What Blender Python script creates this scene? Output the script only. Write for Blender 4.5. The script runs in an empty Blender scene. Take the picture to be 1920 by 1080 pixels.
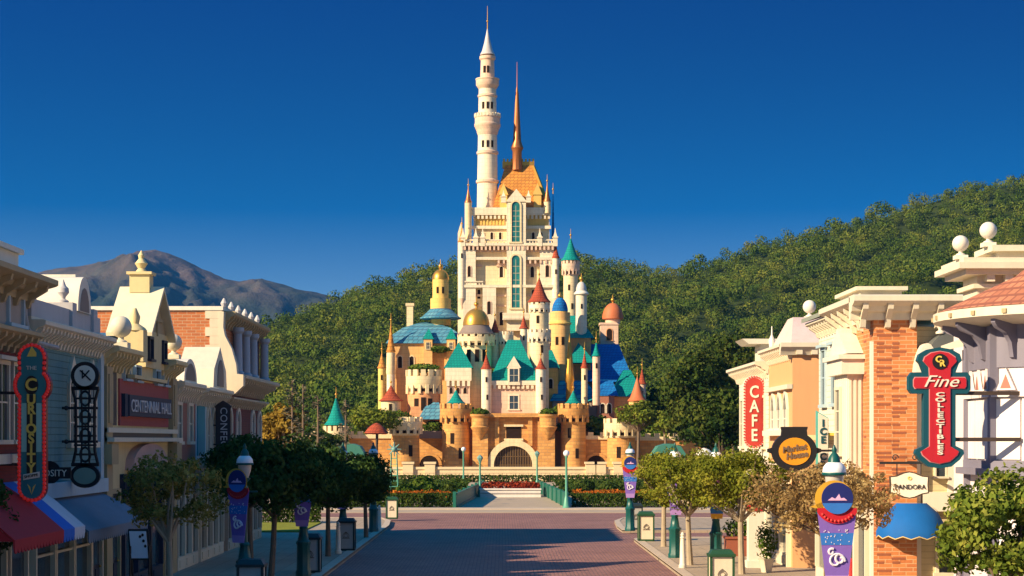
import bpy, bmesh, math, random
import numpy as np
from mathutils import Vector, Matrix
random.seed(7); np.random.seed(7)
R = math.radians
C = bpy.context.scene.collection
# ------------------------------------------------------------------ camera, sky, sun
F, CX, HY, EYE = 3400.0, 942.0, 825.0, 4.35
SC = bpy.context.scene
cam = bpy.data.cameras.new('camera'); co = bpy.data.objects.new('camera', cam); C.objects.link(co)
co.location = (0, 0, EYE); co.rotation_euler = (R(90), 0, 0)
cam.sensor_width = 36; cam.lens = F/1920*36
cam.shift_x = (960-CX)/1920; cam.shift_y = (HY-540)/1920
cam.clip_start = .5; cam.clip_end = 20000
SC.camera = co
SUN_EL, SDX, SDY = 27.0, .85, .527          # sunlight travels towards +X (right) and +Y (away)
w = bpy.data.worlds.new('World'); SC.world = w; w.use_nodes = True
nt = w.node_tree; bg = nt.nodes['Background']
sky = nt.nodes.new('ShaderNodeTexSky'); sky.sky_type = 'NISHITA'; sky.sun_disc = False
sky.sun_elevation = R(SUN_EL); sky.sun_rotation = math.atan2(-SDX, -SDY)
sky.air_density = 1.0; sky.dust_density = .3; sky.ozone_density = 4.0; sky.altitude = 200
tc = nt.nodes.new('ShaderNodeTexCoord'); mp = nt.nodes.new('ShaderNodeMapping')
mp.inputs['Scale'].default_value = (1, 1, 3.2); mp.inputs['Location'].default_value = (0, 0, .10)
hs = nt.nodes.new('ShaderNodeHueSaturation'); hs.inputs['Saturation'].default_value = 1.35; hs.inputs['Value'].default_value = .9
nt.links.new(tc.outputs['Generated'], mp.inputs[0]); nt.links.new(mp.outputs[0], sky.inputs[0])
sz = nt.nodes.new('ShaderNodeSeparateXYZ'); nt.links.new(tc.outputs['Generated'], sz.inputs[0])
mr = nt.nodes.new('ShaderNodeMapRange'); nt.links.new(sz.outputs[2], mr.inputs[0])      # hazier, paler air towards the horizon
for i, v in enumerate((.055, .17, 1.0, 1.6)): mr.inputs[i+1].default_value = v
nt.links.new(mr.outputs[0], hs.inputs['Saturation'])
rp = nt.nodes.new('ShaderNodeValToRGB'); nt.links.new(sz.outputs[2], rp.inputs[0])
e = rp.color_ramp.elements; e[0].position = .05; e[0].color = (1.08, 1.22, 1.04, 1); e[1].position = .25; e[1].color = (.9, .62, .96, 1)
k = e.new(.5); k.color = (3.6, 2.5, 2.1, 1)
mx = nt.nodes.new('ShaderNodeMix'); mx.data_type = 'RGBA'; mx.blend_type = 'MULTIPLY'; mx.inputs[0].default_value = 1
nt.links.new(sky.outputs[0], hs.inputs['Color']); nt.links.new(hs.outputs[0], mx.inputs[6]); nt.links.new(rp.outputs[0], mx.inputs[7]); nt.links.new(mx.outputs[2], bg.inputs[0])
bg.inputs[1].default_value = .083
sl = bpy.data.lights.new('sun', 'SUN'); so = bpy.data.objects.new('sun', sl); C.objects.link(so)
sl.energy = 4.9; sl.angle = R(.5); sl.color = (1, .80, .53)
ce = math.cos(R(SUN_EL))
so.rotation_euler = Vector((SDX*ce, SDY*ce, -math.sin(R(SUN_EL)))).to_track_quat('-Z', 'Y').to_euler()
so.location = (-40, -30, 40)
SC.view_settings.view_transform = 'Standard'; SC.view_settings.look = 'None'
SC.view_settings.exposure = 0.9; SC.view_settings.gamma = 1.0

def X_(px, Y): return (px-CX)*Y/F
def Z_(py, Y): return EYE+(HY-py)*Y/F

# ------------------------------------------------------------------ materials
_mats = {}
def _new(name):
    m = bpy.data.materials.new(name); m.use_nodes = True
    n = m.node_tree.nodes; return m, m.node_tree, n['Principled BSDF']
def _noise(t, vec, scale, detail=4, rough=.6):
    n = t.nodes.new('ShaderNodeTexNoise'); n.inputs['Scale'].default_value = scale
    n.inputs['Detail'].default_value = detail; n.inputs['Roughness'].default_value = rough
    if vec is not None: t.links.new(vec, n.inputs['Vector'])
    return n.outputs['Fac']
def _math(t, op, a, b):
    n = t.nodes.new('ShaderNodeMath'); n.operation = op
    for i, x in enumerate((a, b)):
        if isinstance(x, (int, float)): n.inputs[i].default_value = x
        else: t.links.new(x, n.inputs[i])
    return n.outputs[0]
def _vary(t, col, vec, var, scale, streak):
    a = _noise(t, vec, scale)
    mp = t.nodes.new('ShaderNodeMapping'); mp.inputs['Scale'].default_value = (4, 4, .35); t.links.new(vec, mp.inputs[0])
    b = _noise(t, mp.outputs[0], 1.3, 5)
    v = _math(t, 'ADD', _math(t, 'MULTIPLY', _math(t, 'SUBTRACT', a, .5), var*2.6),
              _math(t, 'ADD', _math(t, 'MULTIPLY', _math(t, 'SUBTRACT', b, .5), streak*2.4), 1.0))
    h = t.nodes.new('ShaderNodeHueSaturation'); t.links.new(v, h.inputs['Value'])
    if isinstance(col, tuple): h.inputs['Color'].default_value = (*col, 1)
    else: t.links.new(col, h.inputs['Color'])
    return h.outputs[0]
def _bump(t, p, fac, strength, dist=.02):
    b = t.nodes.new('ShaderNodeBump'); b.inputs['Strength'].default_value = strength; b.inputs['Distance'].default_value = dist
    t.links.new(fac, b.inputs['Height']); t.links.new(b.outputs[0], p.inputs['Normal'])
def M(name, col, rough=.6, var=.10, scale=1.2, streak=.10, metal=0, bump=.15, spec=.35):
    if name in _mats: return _mats[name]
    m, t, p = _new(name)
    tc = t.nodes.new('ShaderNodeTexCoord').outputs['Object']
    t.links.new(_vary(t, col, tc, var, scale, streak), p.inputs['Base Color'])
    p.inputs['Roughness'].default_value = rough; p.inputs['Metallic'].default_value = metal
    p.inputs['Specular IOR Level'].default_value = spec
    if bump: _bump(t, p, _noise(t, tc, 9, 5), bump)
    _mats[name] = m; return m
def BR(name, c1, c2, mortar, bw=.3, bh=.1, ms=.012, mode='+', var=.14, rough=.8, bump=.5, bias=0.0, scale=.6, off=.5, streak=.12):
    """masonry, tiles or paving; mode '+' x+y / z, '-' x-y / z (round towers), 'f' flat on the ground"""
    if name in _mats: return _mats[name]
    m, t, p = _new(name)
    tc = t.nodes.new('ShaderNodeTexCoord').outputs['Object']
    s = t.nodes.new('ShaderNodeSeparateXYZ'); t.links.new(tc, s.inputs[0])
    c = t.nodes.new('ShaderNodeCombineXYZ')
    if mode == 'f': t.links.new(s.outputs[1], c.inputs[0]); t.links.new(s.outputs[0], c.inputs[1])
    else:
        u = _math(t, 'ADD' if mode == '+' else 'SUBTRACT', s.outputs[0], s.outputs[1])
        t.links.new(u, c.inputs[0]); t.links.new(s.outputs[2], c.inputs[1])
    b = t.nodes.new('ShaderNodeTexBrick'); t.links.new(c.outputs[0], b.inputs['Vector'])
    b.offset = off
    for k, x in (('Color1', c1), ('Color2', c2), ('Mortar', mortar)): b.inputs[k].default_value = (*x, 1)
    b.inputs['Scale'].default_value = 1; b.inputs['Mortar Size'].default_value = ms; b.inputs['Mortar Smooth'].default_value = .2
    b.inputs['Bias'].default_value = bias; b.inputs['Brick Width'].default_value = bw; b.inputs['Row Height'].default_value = bh
    t.links.new(_vary(t, b.outputs['Color'], tc, var, scale, streak), p.inputs['Base Color'])
    p.inputs['Roughness'].default_value = rough; p.inputs['Specular IOR Level'].default_value = .25
    inv = _math(t, 'SUBTRACT', 1.0, b.outputs['Fac'])
    hgt = _math(t, 'ADD', inv, _math(t, 'MULTIPLY', _noise(t, tc, 6, 4), .6))
    _bump(t, p, hgt, bump, .03)
    _mats[name] = m; return m
def LEAF(name, c1, c2, c3, scale=.5, trans=.3, rnd=.45):
    if name in _mats: return _mats[name]
    m = bpy.data.materials.new(name); m.use_nodes = True; t = m.node_tree
    t.nodes.remove(t.nodes['Principled BSDF'])
    tc = t.nodes.new('ShaderNodeTexCoord').outputs['Object']
    a = _noise(t, tc, scale, 3)
    g = t.nodes.new('ShaderNodeNewGeometry').outputs['Random Per Island']
    f = _math(t, 'ADD', _math(t, 'MULTIPLY', _math(t, 'SUBTRACT', a, .5), 1.9), _math(t, 'ADD', _math(t, 'MULTIPLY', g, rnd), .5-rnd/2))
    r = t.nodes.new('ShaderNodeValToRGB'); t.links.new(f, r.inputs[0])
    e = r.color_ramp.elements; e[0].color = (*c1, 1); e[0].position = .1; e[1].color = (*c3, 1); e[1].position = .95
    k = e.new(.5); k.color = (*c2, 1)
    d = t.nodes.new('ShaderNodeBsdfDiffuse'); tr = t.nodes.new('ShaderNodeBsdfTranslucent'); mx = t.nodes.new('ShaderNodeMixShader')
    mx.inputs[0].default_value = trans
    t.links.new(r.outputs[0], d.inputs[0]); t.links.new(r.outputs[0], tr.inputs[0])
    t.links.new(d.outputs[0], mx.inputs[1]); t.links.new(tr.outputs[0], mx.inputs[2])
    t.links.new(mx.outputs[0], t.nodes['Material Output'].inputs[0])
    _mats[name] = m; return m
def GLASS(name='window_glass', col=(.03, .045, .06)):
    if name in _mats: return _mats[name]
    m, t, p = _new(name)
    tc = t.nodes.new('ShaderNodeTexCoord').outputs['Object']
    t.links.new(_vary(t, col, tc, .5, 1.5, .4), p.inputs['Base Color'])
    p.inputs['Roughness'].default_value = .12; p.inputs['Specular IOR Level'].default_value = .6
    _bump(t, p, _noise(t, tc, 2, 2), .08)
    _mats[name] = m; return m

# ------------------------------------------------------------------ mesh builder
class MB:
    def __init__(s): s.v, s.f, s.m, s.c = [], [], [], []
    def cut(s): s.c.append((len(s.v), len(s.f)))          # everything after this is a piece of its own
    def add(s, vs, fs, m=0):
        o = len(s.v); s.v += [tuple(v) for v in vs]
        for f in fs: s.f.append(tuple(i+o for i in f)); s.m.append(m)
    def box(s, x0, x1, y0, y1, z0, z1, m=0):
        if x0 > x1: x0, x1 = x1, x0
        if y0 > y1: y0, y1 = y1, y0
        s.add([(x, y, z) for z in (z0, z1) for x, y in ((x0, y0), (x1, y0), (x1, y1), (x0, y1))],
              [(3, 2, 1, 0), (4, 5, 6, 7), (0, 1, 5, 4), (1, 2, 6, 5), (2, 3, 7, 6), (3, 0, 4, 7)], m)
    def obox(s, c, hx, hy, hz, yaw=0, m=0, pitch=0):
        mt = Matrix.Rotation(yaw, 3, 'Z') @ Matrix.Rotation(pitch, 3, 'X'); c = Vector(c)
        s.add([c+mt @ Vector((x, y, z)) for z in (-hz, hz) for x, y in ((-hx, -hy), (hx, -hy), (hx, hy), (-hx, hy))],
              [(3, 2, 1, 0), (4, 5, 6, 7), (0, 1, 5, 4), (1, 2, 6, 5), (2, 3, 7, 6), (3, 0, 4, 7)], m)
    def prism(s, pts, vec, m=0):
        n = len(pts); v = Vector(vec)
        s.add([Vector(p) for p in pts]+[Vector(p)+v for p in pts],
              [tuple(range(n-1, -1, -1)), tuple(range(n, 2*n))]+[(i, (i+1) % n, n+(i+1) % n, n+i) for i in range(n)], m)
    def lathe(s, cx, cy, prof, n=20, m=0, rot=0):
        vs, fs = [], []; k = len(prof)
        for r, z in prof:
            for i in range(n):
                a = rot+2*math.pi*i/n; vs.append((cx+r*math.cos(a), cy+r*math.sin(a), z))
        for j in range(k-1):
            for i in range(n): fs.append((j*n+i, j*n+(i+1) % n, (j+1)*n+(i+1) % n, (j+1)*n+i))
        if prof[0][0] > 1e-3: fs.append(tuple(range(n-1, -1, -1)))
        if prof[-1][0] > 1e-3: fs.append(tuple((k-1)*n+i for i in range(n)))
        s.add(vs, fs, m)
    def sphere(s, c, r, m=0, n=16, rings=9, sz=1):
        s.lathe(c[0], c[1], [(max(1e-4, r*math.sin(math.pi*i/rings)), c[2]-sz*r*math.cos(math.pi*i/rings)) for i in range(rings+1)], n, m)
    def tube(s, pts, rads, n=8, m=0):
        pts = [Vector(p) for p in pts]; vs, fs = [], []
        if isinstance(rads, (int, float)): rads = [rads]*len(pts)
        for i, p in enumerate(pts):
            d = (pts[min(i+1, len(pts)-1)]-pts[max(i-1, 0)]).normalized()
            a = d.orthogonal().normalized() if i == 0 else (a-d*a.dot(d)).normalized()
            b = d.cross(a)
            for k in range(n):
                t = 2*math.pi*k/n; vs.append(p+(a*math.cos(t)+b*math.sin(t))*rads[i])
        for j in range(len(pts)-1):
            for i in range(n): fs.append((j*n+i, j*n+(i+1) % n, (j+1)*n+(i+1) % n, (j+1)*n+i))
        fs.append(tuple(range(n-1, -1, -1))); fs.append(tuple((len(pts)-1)*n+i for i in range(n)))
        s.add(vs, fs, m)
    # facade frame: ('L',X) street front facing +X, ('R',X) facing -X, ('F',Y) facing the camera, u runs along it, d outwards
    def fp(s, pl, u, d, z):
        k, c = pl
        return (c+d, u, z) if k == 'L' else (c-d, u, z) if k == 'R' else (u, c-d, z)
    def fbox(s, pl, u0, u1, d0, d1, z0, z1, m=0):
        a, b = s.fp(pl, u0, d0, z0), s.fp(pl, u1, d1, z1); s.box(a[0], b[0], a[1], b[1], z0, z1, m)
    def fprism(s, pl, pts, d0, d1, m=0):
        a = [Vector(s.fp(pl, u, d0, z)) for u, z in pts]
        s.prism(a, Vector(s.fp(pl, 0, d1, 0))-Vector(s.fp(pl, 0, d0, 0)), m)
    def profile(s, pl, u0, u1, pts, m=0):
        """moulding: (d,z) outline swept along the facade from u0 to u1"""
        a = [Vector(s.fp(pl, u0, d, z)) for d, z in pts]
        s.prism(a, Vector(s.fp(pl, u1, 0, 0))-Vector(s.fp(pl, u0, 0, 0)), m)
    def build(s, name, mats, parent=None, at=None, smooth=True):
        if s.c:
            cs = sorted(set(s.c+[(0, 0), (len(s.v), len(s.f))])); o = None
            for (v0, f0), (v1, f1) in zip(cs, cs[1:]):
                if f1 > f0:
                    k = MB(); k.v = s.v[v0:v1]; k.f = [tuple(i-v0 for i in f) for f in s.f[f0:f1]]; k.m = s.m[f0:f1]; o = k.build(name, mats, parent, at, smooth)
            return o
        if not isinstance(mats, (list, tuple)): mats = [mats]
        me = bpy.data.meshes.new(name)
        if at is None: at = org(parent) if parent else Vector((0, 0, 0))
        at = Vector(at)
        me.from_pydata([(v[0]-at.x, v[1]-at.y, v[2]-at.z) for v in s.v], [], s.f)
        for m in mats: me.materials.append(m)
        me.polygons.foreach_set('material_index', s.m)
        bm = bmesh.new(); bm.from_mesh(me); bmesh.ops.recalc_face_normals(bm, faces=bm.faces); bm.to_mesh(me); bm.free()
        if smooth:
            me.polygons.foreach_set('use_smooth', [True]*len(me.polygons)); me.set_sharp_from_angle(angle=R(35))
        return link(name, me, parent, at)
ORG = {}
def org(o): return ORG[o.name]
def link(name, me, parent=None, at=(0, 0, 0)):
    o = bpy.data.objects.new(name, me); C.objects.link(o)
    if parent: o.parent = parent; ORG[o.name] = ORG[parent.name]
    else: o.location = at; ORG[o.name] = Vector(at)
    return o
def tag(o, label=None, cat=None, group=None, kind=None):
    if label: o['label'] = label
    if cat: o['category'] = cat
    if group: o['group'] = group
    if kind: o['kind'] = kind
    return o
def empty(name, loc, label, cat, group=None):
    o = bpy.data.objects.new(name, None); C.objects.link(o); o.location = loc; ORG[o.name] = Vector(loc)
    o.empty_display_size = .3
    return tag(o, label, cat, group)
def dup(root, loc, label, rz=0, group=None, sc=1):
    r = root.copy(); C.objects.link(r); r.location = loc; r.rotation_euler = (0, 0, rz); r.scale = (sc, sc, sc); r['label'] = label
    if group: r['group'] = group
    def kids(a, b):
        for ch in list(a.children):
            c = ch.copy(); C.objects.link(c); c.parent = b; kids(ch, c)
    kids(root, r); return r
def text(s, size, mat, loc, face, parent, ext=.01, sx=1, shear=0, space=1, line=1, name='lettering', rotd=0, bold=0):
    cu = bpy.data.curves.new('t', 'FONT'); cu.body = s; cu.size = size; cu.extrude = ext; cu.shear = shear
    cu.align_x = 'CENTER'; cu.align_y = 'CENTER'; cu.space_character = space; cu.space_line = line; cu.resolution_u = 3; cu.offset = bold
    ob = bpy.data.objects.new('t', cu); me = bpy.data.meshes.new_from_object(ob)
    bpy.data.objects.remove(ob)
    rz = {'F': 0, 'L': R(90), 'R': R(-90)}[face]
    mt = Matrix.Translation(Vector(loc)-org(parent)) @ Matrix.Rotation(rz, 4, 'Z') @ Matrix.Rotation(R(90), 4, 'X') @ Matrix.Rotation(rotd, 4, 'Z') @ Matrix.Scale(sx, 4, (1, 0, 0))
    me.transform(mt); me.materials.clear(); me.materials.append(mat); me.name = name
    return link(name, me, parent)
def arc(cx, cz, r, a0, a1, n=12, sz=1):
    return [(cx+r*math.cos(R(a0+(a1-a0)*i/n)), cz+sz*r*math.sin(R(a0+(a1-a0)*i/n))) for i in range(n+1)]

# ------------------------------------------------------------------ leaves
def leafmesh(name, P, N, S, mats, parent=None, at=(0, 0, 0), aspect=.6, midx=None, flat=0, jit=.55):
    P = np.asarray(P, float); n = len(P); N = np.asarray(N, float)+np.random.normal(0, jit, (n, 3))
    if flat: N[:, 2] += flat
    N /= np.linalg.norm(N, axis=1, keepdims=True)+1e-9
    A = np.cross(N, np.random.normal(0, 1, (n, 3))); A /= np.linalg.norm(A, axis=1, keepdims=True)+1e-9
    B = np.cross(N, A); S = np.broadcast_to(np.asarray(S, float), (n,))*np.random.uniform(.65, 1.35, n)
    a = A*S[:, None]*.5; b = B*S[:, None]*.5*aspect; c = N*S[:, None]*.12
    at = np.array(at if parent is None else org(parent))
    V = np.stack([P-a, P-b*1.0+c+a*.1, P+a, P+b*1.0+c+a*.1], 1).reshape(-1, 3)-at
    me = bpy.data.meshes.new(name); me.vertices.add(4*n); me.vertices.foreach_set('co', V.ravel().astype(np.float32))
    me.loops.add(4*n); me.loops.foreach_set('vertex_index', np.arange(4*n, dtype=np.int32))
    me.polygons.add(n); me.polygons.foreach_set('loop_start', np.arange(0, 4*n, 4, dtype=np.int32))
    if not isinstance(mats, (list, tuple)): mats = [mats]
    for m in mats: me.materials.append(m)
    if midx is not None: me.polygons.foreach_set('material_index', np.asarray(midx, np.int32))
    me.update(calc_edges=True)
    return link(name, me, parent, at if parent is None else None)
def shell(c, r, n, inner=.55):
    d = np.random.normal(0, 1, (n, 3)); d /= np.linalg.norm(d, axis=1, keepdims=True)
    t = np.random.uniform(inner, 1, (n, 1))**.6
    return np.asarray(c)+d*t*np.asarray(r), d
def crown_pts(c, r, clumps, per, cr, low=-.6):
    """leaf points of a crown: clumps of leaves spread through an ellipsoid"""
    P, N, cs = [], [], []
    while len(cs) < clumps:
        d = np.random.normal(0, 1, 3); d /= np.linalg.norm(d); d *= np.random.uniform(.3, 1.12)**.6
        if d[2] < low: continue
        cs.append(np.asarray(c)+d*np.asarray(r)*.82)
    for k in cs:
        q = cr*np.random.uniform(.5, 1.35); p, n = shell(k, (q, q, q*np.random.uniform(.5, .95)), int(per*(q/cr)**1.5*.9)+6, .25); P.append(p); N.append(n*.8+(k-np.asarray(c))*.3/max(r))
    return np.concatenate(P), np.concatenate(N), cs
def tree(name, x, y, h, r, trunk_h, label, cat, group, leaf, bark, rz=None, clumps=38, per=80, ls=.13, tr=.09, cr=.42, low=-.5, z=0, flat=0, ry=None):
    root = empty(name, (x, y, z), label, cat, group)
    rz = rz or (h-trunk_h)/2; cz = z+h-rz; c = (x, y, cz)
    P, N, cs = crown_pts(c, (r, ry or r, rz), clumps, per, cr, low)
    leafmesh('crown', P, N, ls, leaf, root, flat=flat)
    t = MB(); lean = Vector((random.uniform(-.06, .06), random.uniform(-.06, .06), 0))
    top = Vector((x, y, z+trunk_h))+lean*trunk_h
    t.tube([(x, y, z-.1), (x, y, z+.05), Vector((x, y, z+trunk_h*.5))+lean*trunk_h*.6, top], [tr*1.5, tr*1.15, tr*.95, tr*.85], 9)
    for k in random.sample(cs, min(len(cs), 16)):
        k = Vector(k); mid = top.lerp(k, .5)+Vector((random.uniform(-.1, .1), random.uniform(-.1, .1), -.05*h*.5))*r*.5
        t.tube([top-Vector((0, 0, tr)), mid, k], [tr*.6, tr*.33, tr*.12], 6)
    t.build('trunk', bark, root)
    return root
# ------------------------------------------------------------------ palette
STONE = BR('ochre_stone', (.68, .35, .105), (.52, .245, .07), (.42, .24, .10), .75, .38, .02, '-', .16, bump=.7)
STONE2 = BR('ochre_wall_stone', (.68, .35, .105), (.52, .245, .07), (.44, .25, .11), .7, .36, .02, '+', .16, bump=.7)
def ASH(name, c, k=.84): return BR(name, c, tuple(v*.93 for v in c), tuple(v*k for v in c), 1.1, .5, .03, '-', .13, bump=.35, scale=.35, streak=.20)
CREAM = ASH('cream_stone', (.80, .63, .37)); PALE = ASH('pale_stone', (.80, .68, .49)); PINK = ASH('pink_plaster', (.76, .52, .37))
SALMON = ASH('salmon_plaster', (.70, .33, .15)); ORANGE = ASH('orange_plaster', (.78, .45, .17)); YELLOW = ASH('yellow_plaster', (.80, .53, .15))
TEAL = BR('teal_roof_tiles', (.0, .27, .22), (.0, .23, .20), (.0, .15, .14), .35, .3, .03, '-', .12, bump=.5)
BLUE = BR('blue_roof_tiles', (.005, .13, .40), (.005, .17, .46), (.005, .07, .24), .4, .35, .03, '-', .15, bump=.5)
PATT = BR('patterned_teal_blue_tiles', (.0, .15, .36), (.03, .36, .42), (.0, .10, .22), 1.3, .55, .05, '-', .3, bump=.6)
SLATE = BR('blue_grey_roof_tiles', (.05, .22, .33), (.12, .31, .38), (.05, .13, .20), .6, .45, .05, '-', .15, bump=.6)
REDROOF = BR('red_roof_tiles', (.40, .075, .03), (.35, .06, .025), (.2, .04, .02), .3, .3, .03, '-', .1)
ORROOF = BR('orange_roof_tiles', (.62, .27, .05), (.52, .21, .04), (.34, .13, .03), .5, .45, .04, '-', .1)
GOLD = M('gold_leaf', (.62, .33, .06), .38, .1, metal=.75, streak=.05, bump=.05)
DARK = M('dark_opening', (.025, .015, .01), .9, spec=.1); GL = GLASS(); TGL = GLASS('teal_glass', (.02, .16, .15))
WHITE = M('white_paint', (.76, .69, .56), .5, .05, 1.0, .09); OFFW = M('off_white_paint', (.70, .62, .46), .55, .07, 1, .12)
DGREEN = M('dark_green_paint', (.012, .085, .075), .4, .08, 2, .05); MGREEN = M('mint_green_paint', (.10, .32, .22), .4, .08, 2, .05)
BLACK = M('black_iron', (.018, .018, .02), .45, .1); BARK = M('tree_bark', (.17, .12, .08), .9, .25, 3, .3, bump=.6, spec=.1)
PBARK = M('pale_tree_bark', (.36, .29, .20), .9, .2, 3, .25, bump=.6, spec=.1)

# ------------------------------------------------------------------ ground, street, pavements
def sheet(name, poly, z, mat):
    m = MB(); m.add([(x, y, z) for x, y in poly], [tuple(range(len(poly)))]); return tag(m.build(name, mat, smooth=False), kind='structure')
SOIL = M('dry_soil', (.16, .14, .07), .95, .3, .03, .0)
sheet('ground', [(-2500, -200), (2500, -200), (2500, 4600), (-2500, 4600)], -.03, SOIL)
PAVE = BR('red_brick_paving', (.33, .16, .125), (.25, .122, .105), (.15, .095, .085), .24, .13, .012, 'f', .30, .75, .5, scale=.35, streak=.12)
PAVE_B = M('pale_paving', (.42, .32, .22), .8, .15, .8, 0); KERB = M('pale_kerb_stone', (.50, .40, .30), .8, .12, 1.5, 0)
WALKL = BR('beige_paving', (.40, .31, .22), (.36, .28, .20), (.24, .19, .14), .6, .6, .012, 'f', .18, .8, .2, scale=.5, off=0)
sheet('street', [(-30, -20), (30, -20), (30, 108), (-30, 108)], 0, PAVE)
PB = MB(); PB.box(-40, 40, 108, 112.6, -.2, .03); PB.box(-40, 40, 112.6, 114.4, -.2, .09, 1)
tag(PB.build('plaza', [PAVE_B, KERB]), kind='structure')
sheet('forecourt', [(-60, 114.4), (60, 114.4), (60, 260), (-60, 260)], -.008, PAVE_B)
def pavement(sx, y0, y1, tip):
    m = MB(); e = 5.62
    q = [(sx*e, y0), (sx*e, y1-tip), (sx*(e+.25), y1-tip*.4), (sx*(e+1.0), y1), (sx*16, y1), (sx*16, y0)]
    m.prism([(x, y, -.1) for x, y in q], (0, 0, .22)); tag(m.build('pavement', WALKL), kind='structure')
    k = MB(); i = .32
    a = q[:5]; b = [(sx*(e+i), y0), (sx*(e+i), y1-tip), (sx*(e+.25+i*.8), y1-tip*.4-i*.7), (sx*(e+1.0), y1-i), (sx*16, y1-i)]
    for j in range(4):
        k.prism([(*a[j], .08), (*a[j+1], .08), (*b[j+1], .08), (*b[j], .08)], (0, 0, .056))
    tag(k.build('kerb', KERB), kind='structure')
pavement(1, 0, 79, 1.5); pavement(1, 85, 99, 10); pavement(-1, 0, 99, 9)
GRASS = M('lawn_grass', (.20, .21, .035), .95, .35, 2.5, .0, bump=.8, spec=.05)
m = MB(); m.box(-16, -9.2, 83, 92, .1, .17); tag(m.build('lawn', GRASS), kind='structure')

# ------------------------------------------------------------------ hills and far mountain
def ridge(px, tab):
    return np.interp(px, [a for a, b in tab], [b for a, b in tab])
HT = [(-400, 900), (100, 800), (300, 770), (400, 725), (470, 675), (500, 632), (560, 590), (620, 567), (680, 541), (740, 519), (800, 508), (850, 495), (950, 490), (1090, 483),
      (1150, 490), (1210, 500), (1290, 498), (1350, 478), (1450, 447), (1560, 422), (1620, 404), (1700, 375), (1800, 347), (1860, 336), (1920, 328), (2100, 300), (2400, 290)]
YR, YF = 620.0, 285.0
def vnoise(x, y, s, seed=0):
    v = 0; a = 1
    for k in range(4):
        f = 2**k/s; v = v+a*(np.sin(x*f*1.7+1.3*np.sin(y*f*1.1+seed+k)+seed*2.1)*np.cos(y*f*1.5+1.7*np.sin(x*f*.9+k*2+seed))); a *= .5
    return v/1.6
def hill_z(x, y):
    px = CX+x*F/YR
    top = EYE+(HY-ridge(px, HT))*YR/F-2.6
    t = np.clip((y-YF)/(YR-YF), 0, 1.6)
    s = np.where(t <= 1, t**1.15*(1-.12*np.sin(math.pi*np.clip(t, 0, 1))), 1-(t-1)*.9)
    return np.maximum(top, -2)*s+vnoise(x, y, 38, 1)*11*np.sin(math.pi*np.clip(t, 0, 1))*np.clip((top+2)/25, 0, 1)-.5
def grid(name, x0, x1, y0, y1, nx, ny, fz, mat, kind='structure'):
    xs, ys = np.meshgrid(np.linspace(x0, x1, nx), np.linspace(y0, y1, ny)); zs = fz(xs, ys)
    V = np.stack([xs, ys, zs], -1).reshape(-1, 3)
    f = [(j*nx+i, j*nx+i+1, (j+1)*nx+i+1, (j+1)*nx+i) for j in range(ny-1) for i in range(nx-1)]
    me = bpy.data.meshes.new(name); me.from_pydata(V.tolist(), [], f); me.materials.append(mat)
    me.polygons.foreach_set('use_smooth', [True]*len(f)); return tag(link(name, me), kind=kind)
UNDER = M('undergrowth', (.035, .05, .014), .95, .3, .08, 0, spec=.05)
grid('hillside', -260, 330, YF, YR+180, 120, 90, hill_z, UNDER)
FOREST = LEAF('forest_leaves', (.028, .066, .013), (.095, .14, .022), (.23, .225, .038), .10, .2, .22)
P, N, S = [], [], []
yy = YF+6
while yy < YR+25:
    st = 3.4+.8*(yy-YF)/(YR-YF)
    for xx in np.arange(-.20*yy, .34*yy, st):
        x = xx+random.uniform(-.45, .45)*st; y = yy+random.uniform(-.45, .45)*st
        px = CX+x*F/y
        if px < 250 or px > 2090: continue
        z = float(hill_z(np.array(x), np.array(y)))
        if z < 1: continue
        q = random.uniform(1.35, 2.7)*random.choice((.7, 1, 1, 1.35)); hq = q*random.uniform(.75, 1.25)
        n = int(84+q*36)
        for k in range(3):
            o = np.array([random.uniform(-.5, .5)*q, random.uniform(-.5, .5)*q, random.uniform(-.25, .35)*hq])
            p, d = shell((x+o[0], y+o[1], z+hq*1.15+o[2]), (q*.72, q*.72, hq*.62), n//3, .6)
            P.append(p); N.append(d); S.append(np.full(len(p), q*.20))
    yy += st*.86
leaf_n = sum(map(len, P)); print('forest leaves', leaf_n)
tag(leafmesh('forest', np.concatenate(P), np.concatenate(N), np.concatenate(S), FOREST, aspect=.8, jit=.33),
    'dense green woodland covering the hillside behind the castle', 'woodland', kind='stuff')
MT = [(-700, 640), (-300, 560), (0, 530), (60, 508), (110, 496), (170, 489), (225, 476), (262, 464), (290, 461), (318, 468), (345, 480), (385, 499), (420, 514), (450, 521), (490, 515),
      (520, 522), (560, 536), (610, 544), (660, 556), (760, 600), (900, 660), (1200, 800), (1600, 860)]
MY = 3000.0
def mount_z(x, y):
    px = CX+x*F/MY
    top = EYE+(HY-ridge(px, MT))*MY/F
    t = np.clip(1-np.abs(y-MY)/1100, 0, 1)
    rg = 1-np.abs(vnoise(x*.8+y*.25, y*.35, 170, 3)); r2 = 1-np.abs(vnoise(x+y*.15, y*.4, 60, 5))
    f = np.sin(math.pi*t)
    return top*(t**.9)+(rg-.7)*120*f+(r2-.7)*42*f+(1-np.abs(vnoise(x-y*.2, y*.6, 28, 9))-.7)*13*np.clip(f+.1, 0, 1)+vnoise(x, y, 12, 2)*5*np.clip(f+.12, 0, 1)-6
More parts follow.
